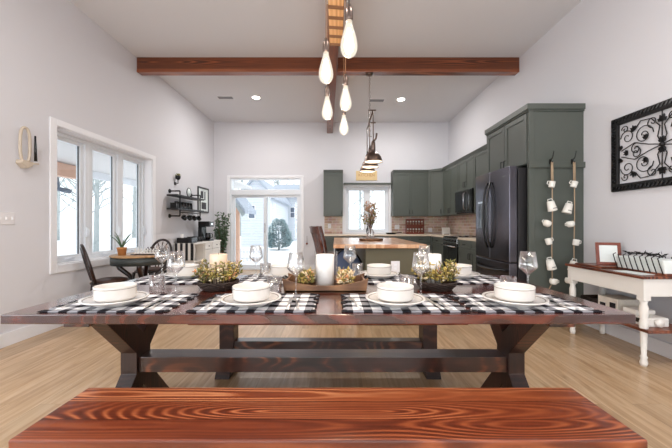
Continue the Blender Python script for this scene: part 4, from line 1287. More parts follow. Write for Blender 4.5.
# ------------------------------------------------------------------ game table corner
def game_table():
    cx, cy = -2.60, 4.32
    r = thing('game_table', 'round table with pale wooden top and dark green apron beneath the side window', 'table', (cx, cy, 0))
    MB().lathe([(.001, .735), (.37, .735), (.38, .74), (.38, .755), (.37, .76), (.001, .76)], (cx, cy, 0), 48).build('tabletop', 'gametop', r)
    MB().lathe([(.36, .635), (.372, .635), (.372, .734), (.36, .734), (.36, .635)], (cx, cy, 0), 48, cap=False).build('apron', 'apron', r)
    for k in range(4):
        a = .38 + k * PI / 2
        dx, dy = math.cos(a), math.sin(a)
        pts = [(cx + dx * q, cy + dy * q, z) for q, z in ((.30, .67), (.27, .58), (.16, .48), (.13, .38), (.2, .24), (.30, .1), (.36, .01))]
        MB().tube(pts, [.03, .032, .028, .026, .026, .024, .026], n=8).build('leg', 'chairwood', r)
    MB().lathe([(.001, .30), (.17, .30), (.17, .33), (.001, .33)], (cx, cy, 0), 24).build('shelf', 'chairwood', r)
    # chess
    b = thing('chess_board', 'wooden chess board on the round table by the window', 'board', (cx + .12, cy, .7605))
    mb1, mb2 = MB(), MB()
    for i in range(8):
        for j in range(8):
            (mb1 if (i + j) % 2 else mb2).box(-.16 + i * .04, -.12 + i * .04, -.16 + j * .04, -.12 + j * .04, .012, .014)
    MB().box(-.18, .18, -.18, .18, 0, .012).build('frame', 'chairwood', b, local=True, bevel=.002)
    mb1.build('dark_squares', 'chairwood', b, local=True); mb2.build('light_squares', 'gametop', b, local=True)
    pw = None
    for col, mt in ((0, 'cream'), (1, 'chairwood')):
        base = None
        for row in range(2):
            for i in range(8):
                x = cx + .12 + (-.14 + i * .04) ; y = cy + ((-.14 + row * .04) if col == 0 else (.14 - row * .04))
                tall = (row == 0)
                lab = '%s chess piece on the board on the round table' % ('pale' if col == 0 else 'dark')
                if base is None:
                    base = thing('chess_piece', lab, 'chess piece', (x, y, .7747), group='%s chess pieces' % ('pale' if col == 0 else 'dark'))
                    MB().lathe([(.014, 0), (.014, .008), (.007, .014), (.006, .045), (.011, .05), (.006, .055), (.009, .064), (.001, .072)], n=10).build('figure', mt, base, local=True)
                else:
                    o = dup(base, (x, y, .7747), 0)
                    if row: o.scale = (.85, .85, .7)
    # potted plant
    p = thing('potted_aloe', 'small spiky plant in an orange pot on the round table by the window', 'potted plant', (cx - .17, cy - .18, .7605))
    MB().lathe([(.001, 0), (.042, 0), (.055, .085), (.058, .085), (.058, .10), (.05, .10), (.048, .08), (.001, .078)], n=24).build('pot', 'terracotta', p, local=True)
    mb = MB()
    for i in range(9):
        a = i * 2.4; ln = .20 + .05 * (i % 3)
        pts = []; rr = []
        for k in range(6):
            q = k / 5
            pts.append((math.cos(a) * ln * (.75 * q ** 1.3) * (1.1 if i % 2 else .5), math.sin(a) * ln * .5 * q ** 1.3, .08 + ln * (q - .25 * q * q)))
            rr.append(.014 * (1 - q) ** .7 + .001)
        mb.tube(pts, rr, n=6, flat=.35)
    mb.build('leaves', 'leaf_g', p, local=True)
game_table()


def wood_chair(x, y, rz, label):
    """dark rounded-back chair; faces +Y locally, back at -Y"""
    r = thing('dark_wood_chair', label, 'chair', (x, y, 0), rz, group='chairs at the round table')
    mb = MB().lathe([(.001, .435), (.205, .435), (.215, .445), (.215, .455), (.2, .465), (.001, .465)], n=28, sy=.97)
    mb.build('seat', 'chairwood', r, local=True)
    MB().lathe([(.001, .465), (.19, .466), (.185, .48), (.15, .49), (.001, .493)], n=28, sy=.95).build('cushion', 'leather', r, local=True)
    for sx in (-1, 1):
        MB().tube([(sx * .15, .15, .44), (sx * .165, .165, .3), (sx * .155, .16, .12), (sx * .17, .18, 0)], [.022, .02, .016, .016]).build('leg', 'chairwood', r, local=True)
        MB().tube([(sx * .13, -.16, .44), (sx * .145, -.18, .25), (sx * .17, -.24, 0)], [.022, .019, .016]).build('leg', 'chairwood', r, local=True)
    arch = []
    for k in range(17):
        a = PI * k / 16
        zz = .47 + (.44 * math.sin(a) ** .55)
        xx = .20 * math.cos(a) * (1 if zz > .6 else .9)
        arch.append((xx * (.85 + .15 * min(1, (zz - .47) / .2)), -.17 - (zz - .47) * .26, zz))
    MB().tube(arch, .019, n=8).build('back_frame', 'chairwood', r, local=True)
    mb = MB()
    for s in (-1, 0, 1):
        mb.tube([(s * .05, -.175, .48), (s * .07, -.22, .62), (s * .03, -.25, .76), (s * .10, -.285, .88)], [.012, .014, .012, .01], n=6, flat=.6)
    mb.tube([(-.10, -.215, .63), (0, -.222, .65), (.10, -.215, .63)], .01, n=6)
    mb.build('splat', 'chairwood', r, local=True)
    return r
ch = wood_chair(-2.78, 3.95, -.82, 'dark wooden chair with a curved back, its back seen edge-on against the side window')
dup(ch, (-2.86, 4.93, 0), PI - .15, 'dark round-backed wooden chair beyond the round table')


# ------------------------------------------------------------------ coffee corner on the left wall
def pipe_shelves():
    y0, y1 = 5.85, 7.02
    zt, zl = 1.70, 1.45
    r = thing('pipe_shelf', 'black iron pipe shelf with two dark boards and mug hooks on the side wall', 'shelf', (XL, (y0 + y1) / 2, zl))
    for z in (zt, zl):
        MB().box(XL + .03, XL + .24, y0, y1, z - .016, z + .014).build('board', 'blackmetal', r, bevel=.003)
    for yy in (y0 + .16, y1 - .12):
        mb = MB()
        mb.tube([(XL + .01, yy, zl - .13), (XL + .2, yy, zl - .13)], .013).tube([(XL + .2, yy, zl - .13), (XL + .2, yy, zt + .09)], .013).tube([(XL + .01, yy, zt + .09), (XL + .2, yy, zt + .09)], .013)
        for z in (zl - .13, zt + .09): mb.lathe([(.04, 0), (.04, .012), (.022, .014), (.022, .03)], (XL + .001, yy, z), 14, mat=Matrix.Rotation(PI / 2, 3, 'Y'))
        mb.build('pipe_bracket', 'blackmetal', r)
    MB().tube([(XL + .2, y0 + .16, zl - .06), (XL + .2, y1 - .12, zl - .06)], .008).build('rail', 'blackmetal', r)
    mug = None
    for i, yy in enumerate((6.12, 6.33, 6.54, 6.76)):
        MB().tube([(XL + .2, yy, zl - .05), (XL + .2, yy, zl - .09), (XL + .235, yy, zl - .10)], .003, n=5).build('hook', 'blackmetal', r)
        loc = (XL + .25, yy, zl - .20)
        if mug is None:
            mug = thing('hanging_mug', 'black mug hanging from the hooks below the pipe shelf', 'mug', loc, group='black mugs under the pipe shelf')
            Rm = Matrix.Rotation(1.2, 3, 'X')
            MB().lathe([(.001, 0), (.036, 0), (.042, .01), (.043, .085), (.039, .085), (.038, .01), (.001, .008)], (0, 0, .02), 16, mat=Rm, cap=False).build('cup', 'black', mug, local=True)
            MB().tube([(0, .03, .04), (0, 0.0, .09), (0, -.04, .08), (0, -.05, .055)], .006, n=6).build('handle', 'black', mug, local=True)
        else: dup(mug, loc, 0)
    # things on the boards
    zz = zl + .0145
    jar = None
    for i in range(6):
        loc = (XL + .11, 6.05 + i * .12, zz)
        if jar is None:
            jar = thing('coffee_jar', 'small black-lidded jar on the lower pipe shelf board', 'jar', loc, group='jars on the lower pipe shelf')
            MB().lathe(jar_profile(.038, .13), n=14).build('body', 'blackglass', jar, local=True)
            MB().lathe([(.03, .106), (.032, .108), (.032, .135), (.001, .138)], n=14).build('lid', 'black', jar, local=True)
        else: dup(jar, loc, 0)
    zz = zt + .0145
    c = thing('desk_clock', 'round black wire clock on the upper pipe shelf board', 'clock', (XL + .12, 6.55, zz))
    Rm = Matrix.Rotation(PI / 2, 3, 'Y')
    pts = [(0, .09 * math.cos(a), .10 + .09 * math.sin(a)) for a in [2 * PI * k / 24 for k in range(24)]]
    MB().tube(pts, .008, n=6, closed=True).build('rim', 'blackmetal', c, local=True)
    MB().tube([(0, 0, .1), (0, .05, .14)], .004, n=5).tube([(0, 0, .1), (0, -.02, .16)], .004, n=5).build('hands', 'blackmetal', c, local=True)
    MB().lathe([(.082, -.004), (.082, .004)], (0, 0, .10), 24, mat=Rm).build('dial', 'paper', c, local=True)
    MB().box(-.03, .03, -.05, .05, 0, .012).build('base', 'blackmetal', c, local=True)
    b = thing('storage_box', 'small dark box at the near end of the lower pipe shelf', 'box', (XL + .12, 5.95, zl + .0145))
    MB().box(-.06, .06, -.03, .03, 0, .09).build('body', 'black', b, local=True, bevel=.003)
    MB().box(-.063, .063, -.033, .033, .09, .1).build('lid', 'wicker', b, local=True, bevel=.002)
pipe_shelves()


def wall_ornament():
    y = PX(177.5, 1) # ratio only
    Y = (XL + .05) / y
    z = PZ(185, Y)
    r = thing('iron_wall_ornament', 'small dark iron ornament with a leafy top fixed above the pipe shelf', 'ornament', (XL, Y, z))
    mb = MB().box(XL, XL + .012, Y - .035, Y + .035, z, z + .06)
    mb.tube([(XL + .01, Y, z + .02), (XL + .06, Y, z + .03), (XL + .06, Y, z + .1)], .008)
    mb.lathe([(.02, 0), (.045, .03), (.05, .07), (.03, .08)], (XL + .06, Y, z + .1), 12)
    mb.build('bracket', 'blackmetal', r)
    lf = MB()
    for i in range(26):
        a = rnd.uniform(0, 6.28); lf.leaf((XL + .06, Y, z + .17), (math.cos(a), math.sin(a), rnd.uniform(.2, 2)), .07, .02)
    lf.build('leaves', 'leaf_b', r)
wall_ornament()

# framed print
Y0, Y1, za, zb = 7.22, 7.82, 1.44, 2.03
r = thing('framed_print', 'black-framed print of two small dark pictures on the side wall beyond the pipe shelf', 'picture', (XL, (Y0 + Y1) / 2, za))
frame_boxes(MB(), 'Y', Y0, Y1, za, zb, XL, XL + .025, .035).build('frame', 'black', r, bevel=.002)
MB().box(XL, XL + .012, Y0 + .035, Y1 - .035, za + .035, zb - .035).build('mount', 'paper', r)
MB().box(XL + .012, XL + .014, Y0 + .15, Y0 + .3, za + .33, za + .5).box(XL + .012, XL + .014, Y0 + .2, Y0 + .46, za + .08, za + .24).box(XL + .012, XL + .014, Y0 + .36, Y0 + .42, za + .3, za + .5).build('print', 'screen', r)


def coffee_bar():
    x0, x1, y0, y1 = XL + .018, -2.72, 6.15, 7.5
    r = thing('coffee_bar_cabinet', 'cream side cabinet against the wall carrying the coffee maker', 'cabinet', ((x0 + x1) / 2, (y0 + y1) / 2, 0))
    zt = .80
    MB().box(x0 - .0, x1 + .025, y0 - .02, y1 + .02, zt - .03, zt).build('top', 'cream', r, bevel=.004)
    b = MB().box(x0, x1, y0, y0 + .03, .06, zt - .03).box(x0, x1, y1 - .03, y1, .06, zt - .03).box(x0, x1, y0 + .03, y1 - .03, .06, .1).box(x0, x0 + .02, y0 + .03, y1 - .03, .1, zt - .03)
    b.box(x0, x1, 6.58, 6.61, .1, zt - .03).box(x0, x1, 6.97, 7.0, .1, zt - .03)
    b.build('body', 'cream', r, bevel=.002)
    MB().box(x0 + .02, x1 - .02, y0 + .03, 6.58, .42, .44).build('shelf', 'cream', r)
    for a, bb in ((6.61, 6.97), (7.0, 7.47)):
        d = door_front(MB(), 'X', x1, 1, a + .003, bb - .003, .10, zt - .17).build('door', 'cream', r, bevel=.002)
        MB().ball((x1 + .03, a + .04, .42), .012, 10, 6).build('knob', 'blackmetal', d)
        d = door_front(MB(), 'X', x1, 1, a + .003, bb - .003, zt - .16, zt - .035, rail=.03).build('drawer', 'cream', r, bevel=.002)
        MB().ball((x1 + .03, (a + bb) / 2, zt - .095), .012, 10, 6).build('knob', 'blackmetal', d)
    for k in range(4):
        MB().box(x0 + (0 if k % 2 else x1 - x0 - .05), x0 + (.05 if k % 2 else x1 - x0), y0 + (0 if k < 2 else y1 - y0 - .05), y0 + (.05 if k < 2 else y1 - y0), 0, .06).build('foot', 'cream', r)
    # dark striped towel hung at the near end
    t = thing('striped_towel', 'black and white striped towel hanging over the end of the cream cabinet', 'towel', ((x0 + x1) / 2, y0 - .03, .45))
    w = MB(); bl = MB()
    for k in range(7):
        a = x0 + .03 + k * .05
        (bl if k % 2 == 0 else w).box(a, a + .05, y0 - .032, y0 - .022, .47, zt + .001)
    bl.build('dark_stripes', 'towel', t); w.build('light_stripes', 'cream', t)
    zz = zt + .0005
    # coffee maker
    cx, cy = -2.90, 7.12
    c = thing('coffee_maker', 'black drip coffee maker with glass carafe on the cream cabinet', 'coffee maker', (cx, cy, zz))
    MB().box(-.12, .14, -.12, .12, 0, .035).box(-.12, -.03, -.12, .12, .035, .31).box(-.12, .14, -.12, .12, .31, .43).build('body', 'black', c, local=True, bevel=.008)
    MB().lathe([(.05, 0), (.062, .03), (.06, .1), (.045, .13), (.05, .14)], (.055, 0, .037), 20).build('carafe', 'blackglass', c, local=True)
    MB().tube([(.11, 0, .16), (.15, 0, .15), (.15, 0, .08), (.115, 0, .07)], .008, n=6).build('carafe_handle', 'black', c, local=True)
    MB().box(.14, .143, -.05, .05, .35, .39).build('control_strip', 'chrome', c, local=True)
    # tray of pods
    p = thing('pod_organizer', 'black divided organizer tray near the towel end of the cream cabinet', 'organizer', (-2.93, 6.3, zz))
    mb = MB().box(-.14, .14, -.12, .12, 0, .012)
    for s in (-1, 1): mb.box(-.14, .14, s * .12 - .005, s * .12 + .005, 0, .10).box(s * .14 - .005, s * .14 + .005, -.12, .12, 0, .10)
    mb.box(-.14, .14, -.004, .004, 0, .07).box(-.004, .004, -.12, .12, 0, .07)
    mb.build('tray', 'black', p, local=True)
    mb = MB()
    for i in range(4):
        for j in range(4): mb.lathe([(.018, 0), (.024, .04), (.02, .05)], (-.105 + i * .07, -.09 + j * .06, .013), 8)
    mb.build('pods', 'twig', p, local=True)
    g = None
    for i, (dx, dy) in enumerate(((0, 0), (.11, .02), (0.0, .13), (.11, .15), (0, .26), (.11, .28))):
        loc = (-2.98 + dx, 6.50 + dy, zz)
        if g is None:
            g = thing('coffee_mug', 'black mug beside the coffee maker', 'mug', loc, group='black mugs beside the coffee maker')
            MB().lathe([(.001, 0), (.036, 0), (.042, .01), (.044, .11), (.04, .11), (.037, .01), (.001, .008)], n=16, cap=False).build('cup', 'black', g, local=True)
            MB().tube([(.035, 0, .075), (.06, 0, .065), (.06, 0, .03), (.035, 0, .02)], .005, n=6).build('handle', 'black', g, local=True)
        else: dup(g, loc, 0)
    k = thing('pillar_candle', 'slim pale candle on the cream cabinet behind the organizer tray', 'candle', (-3.06, 6.36, zz))
    MB().lathe([(.001, 0), (.03, 0), (.03, .17), (.001, .168)], n=16).build('wax', 'candlew', k, local=True)
    MB().tube([(0, 0, .166), (0, 0, .18)], .002, n=4).build('wick', 'black', k, local=True)
coffee_bar()


def corner_plant():
    x, y = -2.78, 7.80
    r = thing('potted_tree', 'tall leafy green plant in the corner beside the sliding door', 'plant', (x, y, 0))
    MB().lathe([(.001, 0), (.11, 0), (.14, .25), (.145, .28), (.13, .28), (.12, .25), (.001, .24)], n=24).build('pot', 'cream', r, local=True)
    st, lf = MB(), MB()
    for i in range(15):
        a = i * .7 + .3; h = rnd.uniform(.8, 1.55); rr = rnd.uniform(.08, .26)
        p0 = Vector((0, 0, .24)); p1 = Vector((math.cos(a) * rr * .4, math.sin(a) * rr * .4 * .8, h * .6)); p2 = Vector((math.cos(a) * rr, math.sin(a) * rr * .8, h))
        st.tube([p0, p1, p2], [.008, .006, .003], n=5)
        for k in range(46):
            q = rnd.uniform(.35, 1)
            p = p0.lerp(p1, q * 2) if q < .5 else p1.lerp(p2, q * 2 - 1)
            lf.leaf(p, (rnd.uniform(-1, 1), rnd.uniform(-1, .7), rnd.uniform(-.4, .8)), rnd.uniform(.06, .1), rnd.uniform(.03, .045))
    st.build('stems', 'twig', r, local=True); lf.build('leaves', 'leaf_g', r, local=True)
corner_plant()

# small red thermometer-like ornament by the door
yy = YB
r = thing('wall_trinket', 'tiny red and white trinket hanging on the wall beside the patio door', 'ornament', (PX(307, YB), YB, PZ(246, YB)))
MB().tube([(PX(307, YB), YB - .005, PZ(236, YB)), (PX(307, YB), YB - .005, PZ(242, YB))], .004).build('cord', 'twig', r)
MB().ball((PX(307, YB), YB - .03, PZ(243.5, YB)), .028, 12, 8).build('bauble', 'redframe', r)


# horn-shaped ring on the near left wall
def ring_ornament():
    Y = 3.17; z0, z1 = PZ(168.5, Y), PZ(128, Y)
    r = thing('wall_ring_ornament', 'bone-coloured oval ring with a dark stick mounted on the side wall', 'ornament', (XL, Y, z0))
    pts = []
    zc = (z0 + z1) / 2 + .03; h = (z1 - z0) / 2 - .025
    for k in range(28):
        a = 2 * PI * k / 28
        ca, sa = math.cos(a), math.sin(a)
        e = .75
        pts.append((XL + .05, Y + .05 * math.copysign(abs(ca) ** e, ca), zc + h * math.copysign(abs(sa) ** e, sa)))
    MB().tube(pts, .013, n=8, closed=True).build('ring', 'bone', r)
    MB().prism([(Y - .05, z0 + .05), (Y + .0, z0), (Y + .06, z0 + .03), (Y + .08, z0 + .07), (Y - .04, z0 + .085)], 'X', XL + .001, XL + .07).build('mount', 'bone', r, bevel=.006)
    MB().tube([(XL + .085, Y + .075, z0 + .085), (XL + .085, Y + .07, z1 - .06)], [.014, .008]).build('stick', 'black', r)
    MB().tube([(XL + .03, Y + .05, z0 + .06), (XL + .085, Y + .11, z0 + .065)], .008).build('peg', 'bone', r)
ring_ornament()


# ------------------------------------------------------------------ console table, right wall
def console():
    x0, x1, y0, y1, zt = 2.46, XR - .018, 2.56, 3.44, .737
    r = thing('console_table', 'cream console table with turned legs, brown top and low shelf against the wall', 'table', ((x0 + x1) / 2, (y0 + y1) / 2, 0))
    MB().box(x0, x1, y0, y1, zt - .022, zt).build('top', 'consoletop', r, bevel=.004)
    e = .02
    b = MB().box(x0 + e, x0 + e + .02, y0 + e, y1 - e, zt - .165, zt - .022).box(x1 - .02, x1, y0 + e, y1 - e, zt - .165, zt - .022)
    b.box(x0 + e, x1, y0 + e, y0 + e + .02, zt - .165, zt - .022).box(x0 + e, x1, y1 - e - .02, y1 - e, zt - .165, zt - .022)
    b.build('apron', 'cream', r, bevel=.002)
    for xx in (x0 + .0485, x1 - .04):
        for yy in (y0 + .0485, y1 - .0485):
            mb = MB().box(xx - .03, xx + .03, yy - .03, yy + .03, zt - .2, zt - .023)
            mb.lathe([(.02, 0), (.028, .03), (.02, .06), (.026, .075), (.018, .09), (.024, .26), (.026, .30), (.03, .32), (.03, .36), (.024, .38), (.03, .42), (.03, .48), (.022, .51), (.03, zt - .2)], (xx, yy, 0), 18)
            mb.build('leg', 'cream', r)
    MB().box(x0 + .02, x1 - .01, y0 - .02, y1 + .0, .285, .31).build('shelf', 'consoletop', r, bevel=.004)
    # photo frame standing on top, turned
    Rz = Matrix.Rotation(-.45, 3, 'Z') @ Matrix.Rotation(-.22, 3, 'X')
    fx, fy = 2.70, 3.16
    f = thing('photo_frame', 'red-brown wooden photo frame leaning back on the console table', 'photo frame', (fx, fy, zt + .001), 0)
    W, H, bw = .20, .225, .028
    def rb(a0, a1, b0, b1, c0, c1): return MB().box(a0, a1, b0, b1, c0, c1, rot=Rz, piv=(0, 0, 0))
    mb = MB()
    for q in ((-W / 2, -W / 2 + bw, 0, .016, 0, H), (W / 2 - bw, W / 2, 0, .016, 0, H), (-W / 2 + bw, W / 2 - bw, 0, .016, 0, bw), (-W / 2 + bw, W / 2 - bw, 0, .016, H - bw, H)):
        mb.box(*q, rot=Rz, piv=(0, 0, 0))
    mb.build('frame', 'redframe', f, local=True, bevel=.002)
    rb(-W / 2 + bw, W / 2 - bw, .006, .012, bw, H - bw).build('picture', 'paper', f, local=True)
    rb(-.01, .01, .012, .016, .0, .14).build('easel_back', 'black', f, local=True)
    bk = thing('wooden_board', 'thin reddish wooden board lying at the far end of the console top', 'board', (2.60, 3.20, zt + .001))
    MB().box(-.09, .1, -.16, .16, 0, .016).build('slab', 'consoletop', bk, local=True, bevel=.004)
    f.location.z = zt + .019
    pp = thing('paper_sheet', 'white folded paper lying at the front of the console top', 'paper', (2.56, 2.76, zt + .001), .1)
    MB().box(-.06, .07, -.12, .12, 0, .003).build('sheet', 'paper', pp, local=True)
    # wire basket
    bx0, bx1, by0, by1 = 2.64, 2.84, 2.46, 2.98
    bs = thing('magazine_basket', 'white cloth-lined basket with black wire hoops on the console table', 'basket', ((bx0 + bx1) / 2, (by0 + by1) / 2 + .06, zt + .001))
    bs.location.y = 2.80
    L2 = .22
    MB().prism([(-.085, .012), (.085, .012), (.10, .125), (-.10, .125)], 'Y', -L2, L2).build('lining', 'paper', bs, local=True, bevel=.01)
    MB().prism([(-.09, 0), (.09, 0), (.093, .018), (-.093, .018)], 'Y', -L2 - .01, L2 + .01).build('base', 'consoletop', bs, local=True, bevel=.004)
    mb = MB()
    for k in range(9):
        yy = -L2 + .01 + k * (2 * L2 - .02) / 8
        mb.tube([(-.092, yy, .01), (-.108, yy + .01, .08), (-.112, yy + .025, .138), (-.09, yy + .02, .15)], .004, n=6)
        mb.tube([(.092, yy, .01), (.108, yy + .01, .08), (.112, yy + .025, .138)], .004, n=6)
    mb.build('hoops', 'blackmetal', bs, local=True)
    pl = thing('dark_leaf_sprig', 'sprig of dark leaves lying on top of the wire basket', 'plant', (2.74, 2.84, zt + .128))
    mb = MB().tube([(0, -.16, .012), (0, 0, .03), (0, .16, .012)], .004, n=5)
    for k in range(44):
        yy = rnd.uniform(-.16, .16)
        mb.leaf((0, yy, .025), (rnd.uniform(-1, 1), rnd.uniform(-.7, .7), rnd.uniform(-.1, .5)), .05, .016)
    mb.build('foliage', 'blackmetal', pl, local=True)
    # lower shelf things
    zs = .3105
    tr = thing('metal_box', 'cream metal box with small dark windows on the low console shelf', 'box', (2.63, 2.74, zs), 0)
    MB().box(-.09, .10, -.12, .12, .0, .075).box(-.08, .09, -.02, .11, .075, .115).build('body', 'cream', tr, local=True, bevel=.01)
    MB().box(-.095, -.088, -.10, -.02, .025, .06).box(-.095, -.088, .02, .1, .03, .06).build('windows', 'screen', tr, local=True)
    MB().lathe([(.001, 0), (.03, 0), (.034, .01), (.03, .03), (.001, .035)], (-.0, -.125, .04), 16, mat=Matrix.Rotation(PI / 2, 3, 'X')).build('cap', 'cream', tr, local=True)
    b2 = thing('storage_box', 'pale woven box with dark pattern standing on the low shelf, behind the cream box', 'box', (2.66, 3.02, zs))
    MB().box(-.10, .12, -.11, .11, 0, .16).build('body', 'books', b2, local=True, bevel=.006)
    MB().box(-.104, -.099, -.09, -.03, .06, .12).box(-.104, -.099, .02, .08, .05, .1).build('pattern', 'screen', b2, local=True)
    b3 = thing('patterned_basket', 'dark patterned basket at the far end of the low console shelf', 'basket', (2.69, 3.25, zs))
    mb = MB()
    for k in range(6):
        mb.tube([(x_, y_, .012 + k * .018) for x_, y_ in ((-.12, -.1), (.12, -.1), (.12, .1), (-.12, .1))], .01, n=6, closed=True)
    mb.box(-.115, .115, -.095, .095, .0, .02)
    mb.build('weave', 'wicker', b3, local=True)
console()


# ------------------------------------------------------------------ iron wall art
def wall_art():
    y1, y0 = 3.315, 2.30
    z0, z1 = 1.488, 2.232
    r = thing('iron_wall_art', 'black iron scrollwork panel in a wide dark frame on the wall above the console', 'wall art', (XR, (y0 + y1) / 2, z0))
    w = .075
    frame_boxes(MB(), 'Y', y0, y1, z0, z1, XR - .035, XR - .001, w).build('frame', 'blackmetal', r, bevel=.008)
    mb = MB()
    for (a, bq, c, d) in ((y0 + .02, y1 - .02, z0 + .03, z0 + .03), (y0 + .02, y1 - .02, z1 - .03, z1 - .03)):
        n = 26
        for k in range(n):
            yy = a + (bq - a) * (k + .5) / n
            mb.box(XR - .042, XR - .036, yy - .008, yy + .008, c - .02, c + .02, rot=Matrix.Rotation(.6, 3, 'X'))
    for yy in (y0 + .04, y1 - .04):
        for k in range(18):
            zz = z0 + .08 + (z1 - z0 - .16) * (k + .5) / 18
            mb.box(XR - .042, XR - .036, yy - .02, yy + .02, zz - .008, zz + .008, rot=Matrix.Rotation(.6, 3, 'X'))
    mb.build('carving', 'black', r)
    yc, zc = (y0 + y1) / 2, (z0 + z1) / 2
    hy, hz = (y1 - y0) / 2 - w, (z1 - z0) / 2 - w
    sw, lv = MB(), MB()
    X = XR - .018
    def spiral(cy, cz, r0, a0, turns, dirn, tail=None):
        pts = []
        n = int(14 * turns) + 4
        for k in range(n):
            q = k / (n - 1)
            a = a0 + dirn * 2 * PI * turns * q
            rr = r0 * (1 - .82 * q)
            pts.append((X, cy + rr * math.cos(a), cz + rr * math.sin(a)))
        if tail is not None: pts = [(X, *t) for t in tail] + pts
        sw.tube(pts, .0045, n=6)
    def leaves(cy, cz, a, s=1.0):
        for da in (-.9, -.3, .3, .9):
            d = Vector((0, math.cos(a + da), math.sin(a + da)))
            p = Vector((X, cy, cz)); side = Vector((0, -d.z, d.y))
            L = .05 * s * (1.1 if abs(da) < .5 else .85)
            vs = [p, p + d * L * .5 + side * .013 * s, p + d * L, p + d * L * .5 - side * .013 * s]
            vs = [v + Vector((-.006, 0, 0)) for v in vs] + [v + Vector((.004, 0, 0)) for v in vs]
            lv.add(vs, [(0, 1, 2, 3), (7, 6, 5, 4), (0, 4, 5, 1), (1, 5, 6, 2), (2, 6, 7, 3), (3, 7, 4, 0)])
    for sy in (-1, 1):
        for sz in (-1, 1):
            a0 = 0
            # big central C scrolls
            spiral(yc + sy * .17, zc + sz * .13, .095, PI if sy > 0 else 0, 1.5, -sz * sy * 1)
            spiral(yc + sy * .085, zc + sz * .225, .055, (PI / 2) * -sz, 1.2, sz * sy)
            spiral(yc + sy * .335, zc + sz * .15, .075, PI if sy < 0 else 0, 1.4, sz * sy)
            spiral(yc + sy * .36, zc + sz * .235, .04, 0, 1.2, sz)
            spiral(yc + sy * .245, zc + sz * .02, .055, PI / 2, 1.3, -sz * sy)
            # stems
            sw.tube([(X, yc, zc), (X, yc + sy * .04, zc + sz * .08), (X, yc + sy * .02, zc + sz * .17), (X, yc + sy * .10, zc + sz * .26), (X, yc + sy * .2, zc + sz * .27), (X, yc + sy * .26, zc + sz * .20)], .005, n=6)
            sw.tube([(X, yc, zc), (X, yc + sy * .12, zc + sz * .03), (X, yc + sy * .26, zc + sz * .08), (X, yc + sy * .40, zc + sz * .03)], .005, n=6)
            leaves(yc + sy * .26, zc + sz * .20, math.atan2(sz * .8, sy * .6))
            leaves(yc + sy * .14, zc + sz * .10, math.atan2(sz * .6, sy), .8)
            leaves(yc + sy * .40, zc + sz * .05, math.atan2(sz, sy), .8)
        leaves(yc + sy * .33, zc, 0 if sy > 0 else PI, .9)
    for sz in (-1, 1): leaves(yc, zc + sz * .20, PI / 2 * sz, 1.2); leaves(yc, zc + sz * .02, PI / 2 * sz, 1.0)
    sw.ball((X, yc, zc), .022, 10, 6)
    sw.tube([(X, yc, z0 + w), (X, yc, z1 - w)], .0045, n=6)
    sw.build('scrollwork', 'blackmetal', r); lv.build('leaves', 'blackmetal', r)
wall_art()


